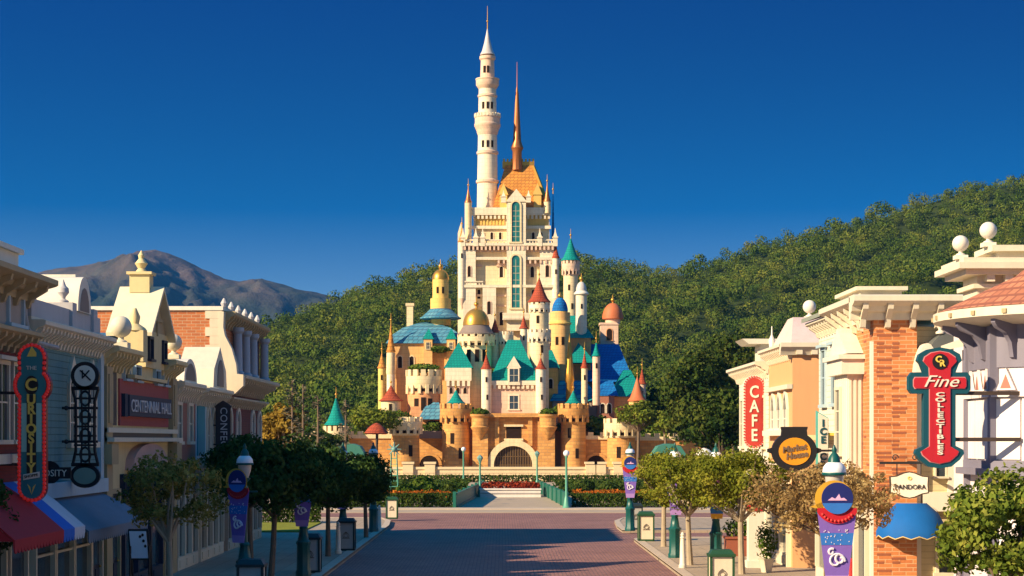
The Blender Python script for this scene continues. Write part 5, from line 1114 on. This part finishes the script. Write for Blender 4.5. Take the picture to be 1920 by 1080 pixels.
def make_banner(label, top=True, pink=False):
    r = empty('banner', (0, 0, 0), label, 'banner', 'festival banners on the street lamps')
    y = -.26; z0, z1 = 1.55, 2.92
    def strip(a, b2, e, m, nm, par=r):
        def hw(z): return .19+(.36-.19)*(z-z0)/(z1-z0)
        q = MB(); q.prism([(-hw(a), y-e, a), (hw(a), y-e, a), (hw(b2), y-e, b2), (-hw(b2), y-e, b2)], (0, .012, 0)); return q.build(nm, m, par)
    cl = strip(z0, z1, 0, BK if pink else BP, 'cloth'); strip(2.30, 2.52, .006, BB, 'band', cl) if not pink else strip(1.72, 1.98, .006, BB, 'band', cl)
    strip(z0, 1.74, .005, BGD if pink else BLI, 'tail', cl)
    rn = random.Random(4); q = MB()
    for i in range(26):
        z = rn.uniform(2.3, 2.6); x = rn.uniform(-.26, .26); q.prism([(x-.012, y-.014, z), (x, y-.014, z-.012), (x+.012, y-.014, z), (x, y-.014, z+.012)], (0, .004, 0))
    q.build('stars', BWH, cl, smooth=False)
    q = MB()
    for j, (x, z, rr, t0) in enumerate(((-.02, 2.0, .17, 0), (.06, 2.04, .10, 2), (-.1, 2.17, .07, 1))):
        q.tube([(x+rr*math.cos(t0+t)*(1-t/8), y-.016, z+rr*math.sin(t0+t)*(1-t/8)) for t in [i*.4 for i in range(16)]], .022, 5)
    q.build('swirl', BWH if not pink else BP, cl)
    if top:
        q = MB(); q.prism([(x, y-.03, z) for x, z in [(.40*math.cos(R(t)), 3.05+.36*math.sin(R(t))) for t in range(205, 336, 10)]+[(.36, 2.98), (-.36, 2.98)]], (0, .02, 0))
        q.build('valance', BRD, r)
        q = MB()
        for t in range(215, 330, 12): q.sphere((.33*math.cos(R(t)), y-.04, 3.03+.29*math.sin(R(t))), .025, 0, 7, 5)
        q.build('rosettes', M('rosette_red', (.62, .04, .03)), r)
        q = MB(); q.prism([(-.05+.36*math.cos(R(t)), y-.02, 3.15+.34*math.sin(R(t))) for t in range(0, 360, 15)], (0, .012, 0)); q.prism([(-.5, y-.02, 3.0), (-.25, y-.02, 2.95), (-.25, y-.02, 3.1)], (0, .011, 0)); q.build('gold_ring', BGD, r)
        q = MB(); q.prism([(.29*math.cos(R(t)), y-.06, 3.16+.29*math.sin(R(t))) for t in range(0, 360, 12)], (0, .03, 0)); d = q.build('disc', BN, r)
        q = MB(); q.prism([(x, y-.07, 3.12+z) for x, z in ((-.18, 0), (.18, 0), (.12, .05), (.06, .04), (.03, .12), (-.04, .03), (-.1, .06))], (0, .01, 0)); q.build('peaks', M('banner_bright_pink', (.75, .42, .62)), d)
        q = MB(); q.prism([(.29*math.cos(R(t)), y-.066, 3.16+.29*math.sin(R(t))) for t in range(198, 343, 12)], (0, .01, 0)); q.build('wave', BB, d)
    else:
        q = MB(); q.prism([(x, y-.02, z) for x, z in ((-.36, 2.92), (.36, 2.92), (.30, 3.16), (.12, 3.05), (0, 3.22), (-.12, 3.05), (-.30, 3.16))], (0, .02, 0)); q.build('crest', BK, r)
    return r
lamps = [(6.15, 33.6, 'street lamp holding the large purple banner in front of the sparse brown tree'), (7.3, 62.0, 'street lamp with a pink banner under the lime trees behind the largest cream bin'),
         (6.2, 65.2, 'street lamp with dark green base standing beside the white bollard'), (5.95, 84.5, 'street lamp nearest the flower beds on the sunny pavement, next to a dark bin'),
         (-6.75, 47.5, 'street lamp on the shaded pavement beside the olive tree, lantern fully visible'), (-6.2, 56.5, 'shaded street lamp among the dark trees with a bin at its foot'),
         (-6.2, 70.5, 'shaded street lamp among the dark trees behind the grey white bollard'), (-5.95, 83.6, 'street lamp with sunlit teal base at the end of the shaded pavement')]
ban = ['large purple banner with navy disc and red valance in front of the brown tree', 'pink and blue banner under the round green tree behind the near bin', 'small pink and blue banner above the dark green lamp base by the white bollard', 'small banner with navy disc on the sunny lamp nearest the flower beds',
       'shaded blue and purple banner with navy disc beside the olive tree', 'shaded purple banner on the lamp with a bin at its foot', 'narrow shaded banner half hidden by dark leaves above the grey white bollard', 'sunlit pink banner on the lamp at the end of the shaded pavement']
p0 = make_lamp(lamps[0][2]); b0 = make_banner(ban[0]); b1 = make_banner(ban[1], False, True)
for i, (x, y, lab) in enumerate(lamps):
    rz = R(-32 if i == 4 else random.uniform(-9, 9)); loc = (x, y, .12)
    if i == 0: p0.location = loc
    else: dup(p0, loc, lab)
    if i in (0, 1): (b0, b1)[i].location = loc
    else: dup((b1, b1, b0, b0, b0, b0, b0, b1)[i], loc, ban[i], rz)
p0_ = None
def make_bin(label, dark=False):
    r = empty('litter_bin', (0, 0, 0), label, 'bin', 'litter bins along the street')
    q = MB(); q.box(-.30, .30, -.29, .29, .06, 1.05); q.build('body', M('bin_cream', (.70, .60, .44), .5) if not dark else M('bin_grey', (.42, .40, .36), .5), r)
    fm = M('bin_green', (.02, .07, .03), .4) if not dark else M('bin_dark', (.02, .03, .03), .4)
    q = MB(); 
    for sx in (-1, 1):
        for sy in (-1, 1): q.box(sx*.335, sx*.27, sy*.325, sy*.26, 0, 1.06)
    q.box(-.335, .335, -.325, .325, 0.0, .085); q.build('frame', fm, r)
    q = MB(); q.box(-.36, .36, -.35, .35, 1.06, 1.13); q.prism([(-.34, -.33, 1.13), (.34, -.33, 1.13), (.26, -.22, 1.24), (-.26, -.22, 1.24)], (0, .5, 0)); q.build('lid', fm, r)
    q = MB(); 
    for rr in (.12, .075): q.tube([(rr*math.cos(R(t)), -.295, .58+rr*.8*math.sin(R(t))) for t in range(0, 361, 20)], .012, 4)
    q.prism([(-.1, -.3, .66), (.1, -.3, .66), (0, -.3, .74)], (0, .01, 0)); q.box(-.15, .15, -.301, -.29, .47, .5); q.build('emblem', M('bin_emblem', (.16, .13, .10)), r); return r
bc = make_bin('cream panelled bin standing on the sunny kerb beneath the farthest lime tree'); bd = make_bin('grey panelled dark bin in shade behind the grey white bollard', True)
bc.location = (X_(1211, 76), 76, .12)
dup(bc, (X_(1352, 49.5), 49.5, .12), 'largest cream panelled bin, with green lid, in front of the lime trees'); dup(bc, (X_(735, 97.5), 97.5, .12), 'small sunlit cream bin at the far corner of the shaded pavement', sc=.95)
bd.location = (X_(652, 70), 69.5, .12)
dup(bd, (X_(582, 58), 58, .12), 'dark bin in shade at the foot of a lamp among the dark trees'); dup(bd, (X_(472, 45.5), 45.5, .12), 'black topped bin next to the lamp beside the olive tree')
dup(bd, (X_(1192, 85.5), 85.8, .12), 'dark bin behind the base of the sunny lamp nearest the flower beds')
def make_bollard(label):
    q = MB(); q.lathe(0, 0, [(.13, 0), (.13, .1), (.10, .14), (.085, .8), (.07, .98), (.09, 1.0), (.06, 1.05), (.075, 1.1), (.04, 1.17), (.01, 1.19)], 14)
    return tag(q.build('bollard', M('bollard_cream', (.72, .66, .52), .5), at=(0, 0, 0)), label, 'bollard', 'bollards at the kerbs')
bo = make_bollard('sunlit cream bollard beside a dark green lamp base and a lime tree trunk'); bo.location = (X_(1280, 59.9), 59.9, .12)
dup(bo, (X_(634, 67.5), 67.5, .12), 'grey white bollard in shade in front of a dark bin'); dup(bo, (X_(711, 84.5), 84.5, .12), 'cream bollard beside the sunlit teal lamp base')
# ------------------------------------------------------------------ street trees
OLIVE = LEAF('olive_leaves', (.07, .085, .018), (.26, .22, .05), (.52, .40, .11), 1.6, .3); DKL = LEAF('dark_leaves', (.022, .055, .018), (.05, .095, .024), (.11, .15, .035), 1.2, .2)  # olive leaves yellowed and brightened for sun that misses the tree
LIME = LEAF('lime_leaves', (.09, .12, .015), (.20, .22, .025), (.36, .33, .05), 1.3, .35); BRL = LEAF('brown_leaves', (.20, .12, .045), (.38, .25, .10), (.52, .40, .18), 1.5, .35)
NEARL = LEAF('glossy_leaves', (.045, .085, .014), (.15, .20, .028), (.38, .37, .07), 2.2, .3)
g1 = 'street trees on the shaded pavement'; g2 = 'street trees on the sunny pavement'
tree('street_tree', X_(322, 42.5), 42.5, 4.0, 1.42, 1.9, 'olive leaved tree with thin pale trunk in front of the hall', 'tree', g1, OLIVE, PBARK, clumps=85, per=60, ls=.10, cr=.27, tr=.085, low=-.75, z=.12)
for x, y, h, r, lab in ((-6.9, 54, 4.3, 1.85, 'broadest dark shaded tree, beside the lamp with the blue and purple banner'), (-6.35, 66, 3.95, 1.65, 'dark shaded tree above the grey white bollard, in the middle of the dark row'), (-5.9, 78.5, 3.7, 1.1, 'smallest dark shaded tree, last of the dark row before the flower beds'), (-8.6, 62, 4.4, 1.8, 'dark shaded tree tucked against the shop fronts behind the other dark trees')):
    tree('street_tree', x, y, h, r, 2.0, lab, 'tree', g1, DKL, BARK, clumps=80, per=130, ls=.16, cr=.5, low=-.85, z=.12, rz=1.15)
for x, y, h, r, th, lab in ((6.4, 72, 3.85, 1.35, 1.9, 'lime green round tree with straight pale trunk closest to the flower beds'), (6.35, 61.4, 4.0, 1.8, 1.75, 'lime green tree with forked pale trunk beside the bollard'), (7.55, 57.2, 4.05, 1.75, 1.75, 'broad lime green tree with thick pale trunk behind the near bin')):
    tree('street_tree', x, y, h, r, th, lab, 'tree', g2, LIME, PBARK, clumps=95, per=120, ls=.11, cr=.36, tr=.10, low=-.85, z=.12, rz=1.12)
tree('street_tree', 7.42, 41.5, 3.8, 1.95, 2.1, 'sparse brown leaved tree behind the large purple banner', 'tree', g2, BRL, BARK, rz=.95, clumps=160, per=75, ls=.085, cr=.25, tr=.06, low=-.75, z=.12)
tree('street_tree', 8.22, 29.5, 3.85, 1.22, 1.6, 'leafy yellow green tree in front of the violet grey corner house', 'tree', g2, NEARL, BARK, clumps=110, per=110, ls=.105, cr=.28, low=-.8, z=.12)
tree('street_tree', X_(-25, 36), 36, 3.75, .62, 1.3, 'dark leafy bush beside the red awning of the maroon shop', 'tree', g1, DKL, BARK, clumps=30, per=80, ls=.12, cr=.3, low=-.9, z=.12)
# planter and column near the right shops
s = empty('planter', (X_(1385, 66), 66, .12), 'red brown box planter with green shrub in front of the cafe house', 'planter')
q = MB(); Y = 66; x0 = X_(1362, Y); q.box(x0, x0+1.0, Y, Y+.7, .12, .75); q.box(x0-.05, x0+1.05, Y-.05, Y+.75, .75, .83); q.build('box', M('red_brown_planter', (.28, .085, .05)), s)
p, d = shell((x0+.5, Y+.35, 1.1), (.6, .4, .45), 500, .2); leafmesh('shrub', p, d, .13, GLEAF, s)
s = empty('kiosk_pillar', (X_(1418, 60), 60, .12), 'white square pillar with a red band near the top beside the cafe', 'pillar')
q = MB(); Y = 60; x0 = X_(1404, Y); q.box(x0, x0+.5, Y, Y+.5, .12, 2.0); q.box(x0-.06, x0+.56, Y-.06, Y+.56, .12, .35); q.box(x0-.05, x0+.55, Y-.05, Y+.55, 2.28, 2.4); q.build('shaft', WHITE, s)
q = MB(); q.box(x0-.03, x0+.53, Y-.03, Y+.53, 2.0, 2.28); q.build('red_band', LRED, s)
s = empty('potted_plant', (X_(1437, 58), 58, .12), 'small green shrub in a pale pot beside the white pillar', 'plant')
q = MB(); Y = 58; x0 = X_(1437, Y); q.lathe(x0, Y, [(.16, .12), (.24, .5), (.27, .55)], 14); q.build('pot', OFFW, s)
p, d = shell((x0, Y, 1.1), (.36, .36, .7), 500, .2); leafmesh('shrub', p, d, .12, GLEAF, s)
# ------------------------------------------------------------------ hub garden in front of the castle
HEDGE = LEAF('hedge_leaves', (.02, .045, .012), (.05, .085, .018), (.10, .13, .025), 1.5, .2)
FLOW = LEAF('orange_flowers', (.10, .10, .015), (.55, .13, .02), (.62, .24, .03), 2.5, .3); RFLOW = LEAF('red_flowers', (.14, .05, .02), (.34, .045, .025), (.48, .10, .03), 2, .25)
def hedge(name, x0, x1, y0, y1, z0, z1, n, leaf, s, label, cat, group=None, kind=None):
    P = np.random.uniform((x0, y0, z0), (x1, y1, z1), (n, 3)); N = np.random.normal(0, .3, (n, 3))
    f = np.random.rand(n); P[f < .45, 2] = z1+np.random.normal(0, .04, (f < .45).sum()); N[f < .45, 2] += 1
    g = (f >= .45) & (f < .9); P[g, 1] = y0+np.random.normal(0, .04, g.sum()); N[g, 1] -= 1
    if 'flowers' in label:          # planted in drifts of uneven height with green between
        v = vnoise(P[:, 0]*1.3, P[:, 1]*2.1, 1.6, 4)+.5*vnoise(P[:, 0], P[:, 1]*3, .6, 2); P[:, 2] = np.minimum(P[:, 2], z0+(z1-z0)*(.75+.45*v)); kp_ = (v > -.25) | (np.random.rand(n) < .12); P, N = P[kp_], N[kp_]
    o = leafmesh(name, P, N, s, leaf, at=((x0+x1)/2, y0, z0)); return tag(o, label, cat, group, kind)
hedge('hedge', X_(555, 117), X_(852, 117), 117, 118.6, .05, .80, 7000, HEDGE, .17, 'long clipped hedge in front of the flower bed with the lattice pylon', 'hedge')
hedge('hedge', X_(1072, 117), X_(1330, 117), 117, 118.6, .05, .80, 6000, HEDGE, .17, 'long clipped hedge in front of the flower bed behind the globe lamp', 'hedge')
hedge('flower_bed', X_(600, 121), X_(845, 121), 119, 124, .4, .9, 4200, FLOW, .2, 'orange flowers in the bed with the lattice pylon', 'flowers', kind='stuff')
hedge('flower_bed', X_(1075, 121), X_(1330, 121), 119, 124, .4, .95, 5000, FLOW, .2, 'orange flowers in the bed behind the nearest globe lamp', 'flowers', kind='stuff')
hedge('flower_bed', X_(904, 138), X_(1012, 138), 139, 143, .5, 1.05, 3500, RFLOW, .22, 'bed of red flowers on the low white wall in the middle', 'flowers', kind='stuff')
hedge('shrub_bed', X_(560, 150), X_(880, 150), 140, 158, .1, .9, 8000, HEDGE, .3, 'dark green ground planting around the lattice pylon', 'planting', kind='stuff')
hedge('shrub_bed', X_(1040, 150), X_(1340, 150), 140, 158, .1, .9, 8000, HEDGE, .3, 'dark green ground planting behind the nearest globe lamp', 'planting', kind='stuff')
def topiary(px, py, rpx, Y, lab, leaf=GLEAF, zs=.8):
    x = X_(px, Y); r = rpx*Y/F; z = Z_(py, Y)
    root = empty('clipped_shrub', (x, Y, 0), lab, 'shrub', 'clipped shrubs in the flower beds')
    p, d = shell((x, Y, z), (r, r, r*zs), 1500, .75); leafmesh('foliage', p, d, .2, leaf, root)
    q = MB(); q.tube([(x, Y, 0), (x, Y, z)], [.12, .06], 6); q.build('stem', BARK, root)
topiary(793, 908, 19, 130, 'taller round clipped shrub standing behind the widest one'); topiary(800, 922, 24, 127, 'wide round bright clipped shrub in front of the taller one'); topiary(762, 926, 24, 126, 'low bright clipped shrub closest to the lattice pylon')
topiary(1092, 912, 24, 132, 'flat dark clipped shrub just behind the nearest globe lamp', HEDGE, .6); topiary(1140, 922, 26, 127, 'wide dark clipped shrub nearer the lime trees', HEDGE, .7)
# ramps' green side walls
def ramp_wall(px0, Y0, px1, Y1, lab):
    x0, x1 = X_(px0, Y0), X_(px1, Y1); root = empty('ramp_railing', ((x0+x1)/2, (Y0+Y1)/2, 0), lab, 'railing', 'green railings beside the path')
    q = MB(); d = Vector((x1-x0, Y1-Y0, 0)); n = Vector((d.y, -d.x, 0)).normalized()*.12
    for a, b, m in ((.12, .85, 0), (.85, .95, 1), (0, .12, 1)):
        q.prism([Vector((x0, Y0, a)), Vector((x1, Y1, a)), Vector((x1, Y1, b)), Vector((x0, Y0, b))], n*(1.0 if m == 0 else 1.6), 0)
    q.build('panel', M('railing_green', (.015, .13, .09), .45), root)
    q = MB()
    for i in range(8):
        q.cut(); p = Vector((x0, Y0, 0)).lerp(Vector((x1, Y1, 0)), i/7); q.box(p.x-.1, p.x+.1, p.y-.1, p.y+.1, 0, 1.05)
    q.build('post', M('railing_green', (.015, .13, .09), .45), root)
ramp_wall(852, 116, 905, 150, 'dark green solid railing beside the bed with the lattice pylon'); ramp_wall(1062, 116, 1010, 150, 'dark green solid railing next to the nearest globe lamp')
Y = 138; s = empty('planter_wall', (X_(958, Y), Y, 0), 'low white planter wall closing the middle path under red flowers', 'planter')
q = MB(); q.box(X_(900, Y), X_(1014, Y), Y, Y+.5, -.05, .55); q.box(X_(899, Y), X_(1015, Y), Y-.08, Y+.58, .55, .66); q.build('wall', M('white_render', (.72, .66, .60)), s)
q = MB(); q.box(X_(901, Y), X_(1013, Y), Y-.05, Y, .26, .34); q.build('groove', M('grey_render', (.40, .36, .34)), s)
# cream forecourt wall with pillars
Y = 192; s = empty('low_wall', (0, Y, 0), 'long low cream wall with square pillars in front of the castle', 'wall')
q = MB(); q.box(X_(600, Y), X_(1330, Y), Y, Y+.8, -.05, 1.25); q.box(X_(600, Y), X_(1330, Y), Y-.12, Y+.92, 1.25, 1.5); q.build('wall', M('cream_render', (.74, .58, .34)), s)
for px in (700, 765, 806, 1108, 1126, 1160, 1230):
    x = X_(px, Y); q = MB(); q.box(x-.55, x+.55, Y-.3, Y+.95, -.05, Z_(870, Y)); q.box(x-.65, x+.65, Y-.4, Y+1.05, Z_(870, Y), Z_(866, Y)); q.build('pillar', M('cream_render', (.74, .58, .34)), s)
q = MB()
for i in range(90): x = X_(604+i*8.05, 186); q.tube([(x, 186, 0), (x, 186, .95)], .018, 4)
q.box(X_(600, 186), X_(1330, 186), 185.98, 186.02, .93, .97)
s = empty('iron_fence', (0, 186, 0), 'thin dark iron fence in front of the low cream wall', 'fence'); q.build('bars', M('rust_iron', (.16, .08, .05)), s)
hedge('shrub_bed', X_(600, 188), X_(1330, 188), 187, 190, .0, .6, 5000, HEDGE, .3, 'low green planting strip in front of the cream forecourt wall', 'planting', kind='stuff')
# cream round sign in the flowers
# globe lamps
def globe_lamp(px, Y, top, lab, group='mint green lamp posts in the plaza', globe=True):
    x = X_(px, Y); zt = Z_(top, Y); r = empty('globe_lamp', (x, Y, 0), lab, 'lamp', group)
    q = MB(); q.lathe(x, Y, [(.26, 0), (.26, .12), (.2, .2), (.13, .7), (.11, .75), (.08, .85), (.065, zt-.5), (.1, zt-.42), (.1, zt-.36)], 12); q.build('post', MGREEN, r)
    q = MB()
    if globe: q.sphere((x, Y, zt-.2), .2, 0, 18, 12); q.build('globe', M('white_globe', (.82, .82, .80), .25, .02), r)
    else:
        q.lathe(x, Y, [(.1, zt-.4), (.24, zt-.12), (.2, zt-.02), (.02, zt+.15)], 6); q.build('lantern', M('green_lantern', (.16, .30, .26), .35), r)
globe_lamp(1062, 114.0, 844, 'nearest and tallest looking mint green lamp post with bright white globe'); globe_lamp(869, 160, 838, 'smaller mint green globe lamp post in front of the flank tower'); globe_lamp(900, 139, 856, 'slim pale green lantern post at the inner end of a railing', globe=False); globe_lamp(1007, 160, 848, 'slim pale green lantern post close beside the gate arch', globe=False)
Y = 136; x = X_(739, Y); s = empty('lattice_lamp', (x, Y, 0), 'mint green lattice lamp pylon with star shaped head', 'lamp')
q = MB(); zt = Z_(850, Y)
for sx in (-1, 1):
    for sy in (-1, 1): q.tube([(x+sx*.32, Y+sy*.32, 0), (x+sx*.2, Y+sy*.2, zt)], .045, 5)
for i in range(8): z = zt*i/8; e = .32-.12*i/8; q.box(x-e, x+e, Y-e, Y-e+.05, z, z+.06)
q.build('pylon', MGREEN, s)
q = MB()
for i in range(8): a = i*math.pi/4; q.tube([(x, Y, zt+.3), (x+.55*math.cos(a), Y, zt+.3+.55*math.sin(a))], [.1, .03], 5)
q.sphere((x, Y, zt+.3), .2, n=10, rings=7); q.build('star_head', M('green_lantern', (.16, .30, .26)), s)
# kiosks, pavilion, umbrella, other lamps behind the trees
def kiosk(px, pw, py, Y, lab):
    x, hw, z = X_(px, Y), pw*Y/F/2, Z_(py, Y); s = empty('kiosk', (x, Y, 0), lab, 'kiosk', 'green kiosks beside the plaza')
    q = MB(); q.box(x-hw, x+hw, Y, Y+2.5, 0, z-1.0); q.build('wall', M('pale_green_panel', (.16, .32, .24)), s)
    q = MB(); q.prism([(x-hw*1.1, Y-.2, z-1.0), (x+hw*1.1, Y-.2, z-1.0), (x+hw*.7, Y-.2, z-.2), (x+hw*.2, Y-.2, z), (x-hw*.2, Y-.2, z), (x-hw*.7, Y-.2, z-.2)], (0, 2.9, 0)); q.build('roof', M('kiosk_green', (.05, .20, .15)), s)
    window(s, ('F', Y), x, hw*1.1, .9, z-1.2, WHITE, bars=(2, 0))
kiosk(570, 60, 832, 150, 'green kiosk with pale panels behind the spiky conifers'); kiosk(655, 56, 832, 154, 'green kiosk below the small teal roofed castle tower'); kiosk(1255, 60, 832, 150, 'green kiosk behind the lime trees')
Y = 120; x = X_(1320, Y); s = empty('parasol', (x, Y, 0), 'round cream parasol showing above the lime trees', 'parasol')
q = MB(); z = Z_(850, Y); q.lathe(x, Y, [(.62, z-.12), (.6, z), (.35, z+.25), (.02, z+.36)], 18); q.build('canopy', LCREAM, s); q = MB(); q.tube([(x, Y, 0), (x, Y, z)], .04, 6); q.build('pole', OFFW, s)
q = MB(); Y = 160; x = X_(706, Y); s = empty('tiki_lamp', (x, Y, 0), 'brown mushroom topped lamp post in front of the castle wall', 'lamp'); z = Z_(812, Y)
q.tube([(x, Y, 0), (x, Y, z)], .09, 6); q.build('post', M('brown_iron', (.06, .04, .03)), s); q = MB(); q.lathe(x, Y, [(.9, z-.1), (1.1, z), (.7, z+.5), (.3, z+.8), (.02, z+.9)], 14); q.build('shade', REDROOF, s)
# trees near the castle
TREEG = LEAF('bright_tree_leaves', (.06, .10, .015), (.15, .19, .025), (.26, .27, .04), .8, .3); YELL = LEAF('yellow_tree_leaves', (.16, .10, .02), (.30, .19, .03), (.40, .28, .06), .7, .3)
BIGL = LEAF('big_tree_leaves', (.016, .04, .010), (.05, .08, .016), (.13, .14, .026), .25, .2)
g3 = 'trees around the castle'
def bt(px, top, Y, rpx, th, lab, leaf, clumps=45, per=70, ls=.5, cr=1.2, flat=0, rz=None, low=-.6, foot=0):
    tree('tree', X_(px, Y), Y, Z_(top, Y)-foot, rpx*Y/F, th, lab, 'tree', g3, leaf, BARK, clumps=clumps, per=per, ls=ls, tr=.18, cr=cr, flat=flat, rz=rz, low=low, z=foot)
bt(703, 764, 206, 52, 5.2, 'flat topped bright green tree behind the mushroom topped lamp post', TREEG, 40, 60, .4, .9, .8, 1.5, -.4); bt(1195, 752, 208, 46, 5.5, 'flat topped bright green tree beside the orange cone roof of the castle', TREEG, 44, 60, .4, .9, .8, 1.7, -.4)
bt(1245, 772, 207, 26, 5.0, 'smallest bright green tree, next to a kiosk roof', TREEG, 26, 60, .4, .8, .6, 1.2)
bt(1310, 640, 190, 72, 5, 'tall dark broad tree behind the cream parasol', BIGL, 90, 110, .5, 1.5, 0, 6.2, -.9); bt(1375, 610, 205, 60, 5, 'tall dark tree next to the cafe house', BIGL, 80, 110, .5, 1.5, 0, 6.6, -.9)
bt(1262, 690, 225, 46, 5, 'dark tree touching the end of the castle beyond the orange cone roof', BIGL, 60, 100, .5, 1.4, 0, 5, -.9); bt(1440, 600, 215, 70, 6, 'dark tree rising behind the cafe roof', BIGL, 80, 100, .5, 1.5, 0, 6.6, -.9)
bt(1355, 730, 150, 50, 3, 'dark bushy tree low behind the lime trees', BIGL, 60, 100, .4, 1.0, 0, 2.6, -.9)
bt(525, 752, 128, 40, 3.4, 'yellow orange leaved tree next to the brick corner block', YELL, 45, 80, .3, .7, 0, 1.9, -.7)
bt(500, 770, 140, 40, 3, 'dark tree behind the yellow orange tree', BIGL, 45, 80, .35, .8, 0, 1.8, -.8); bt(600, 800, 200, 60, 3, 'dark round tree beside the small teal roofed castle tower', BIGL, 50, 80, .45, 1.1, 0, 2.5, -.8)
# tall spiky conifers
CONL = LEAF('grey_conifer_leaves', (.05, .055, .035), (.11, .11, .07), (.26, .23, .15), 2, .25)
def conifer(px, top, Y, rpx, lab, seed):
    rn = random.Random(seed); x = X_(px, Y); h = Z_(top, Y); root = empty('conifer', (x, Y, 0), lab, 'tree', 'thin spiky conifers beside the plaza')
    q = MB(); q.tube([(x, Y, 0), (x, Y, h)], [.14, .03], 7); P, N = [], []
    for i in range(34):
        z = h*(.22+.78*i/34); e = rpx*Y/F*(1.05-.7*i/34)*rn.uniform(.6, 1.1); a = rn.uniform(0, 6.28); t = Vector((x+e*math.cos(a), Y+e*math.sin(a), z+.22*e))
        q.tube([(x, Y, z), t], [.04, .012], 5)
        for j in range(10): k = rn.uniform(.35, 1.05); P.append((x+(t.x-x)*k+rn.uniform(-.1, .1), Y+(t.y-Y)*k+rn.uniform(-.1, .1), z+.22*e*k+rn.uniform(-.08, .14))); N.append((0, -.3, 1))
    q.build('trunk', BARK, root); leafmesh('crown', P, N, .2, CONL, root)
conifer(548, 712, 112, 32, 'tallest thin spiky conifer next to the yellow tree', 1); conifer(568, 720, 116, 26, 'thin spiky conifer standing close to the tallest one', 2); conifer(596, 742, 122, 26, 'shorter spiky conifer between the tallest ones and the small teal castle roof', 3); conifer(648, 750, 126, 26, 'spiky conifer in front of the castle wall near the mushroom topped lamp', 4)
hedge('hedge', X_(470, 92), X_(600, 92), 92.2, 93.5, .1, 1.0, 3000, HEDGE, .15, 'dark hedge along the edge of the small lawn', 'hedge')
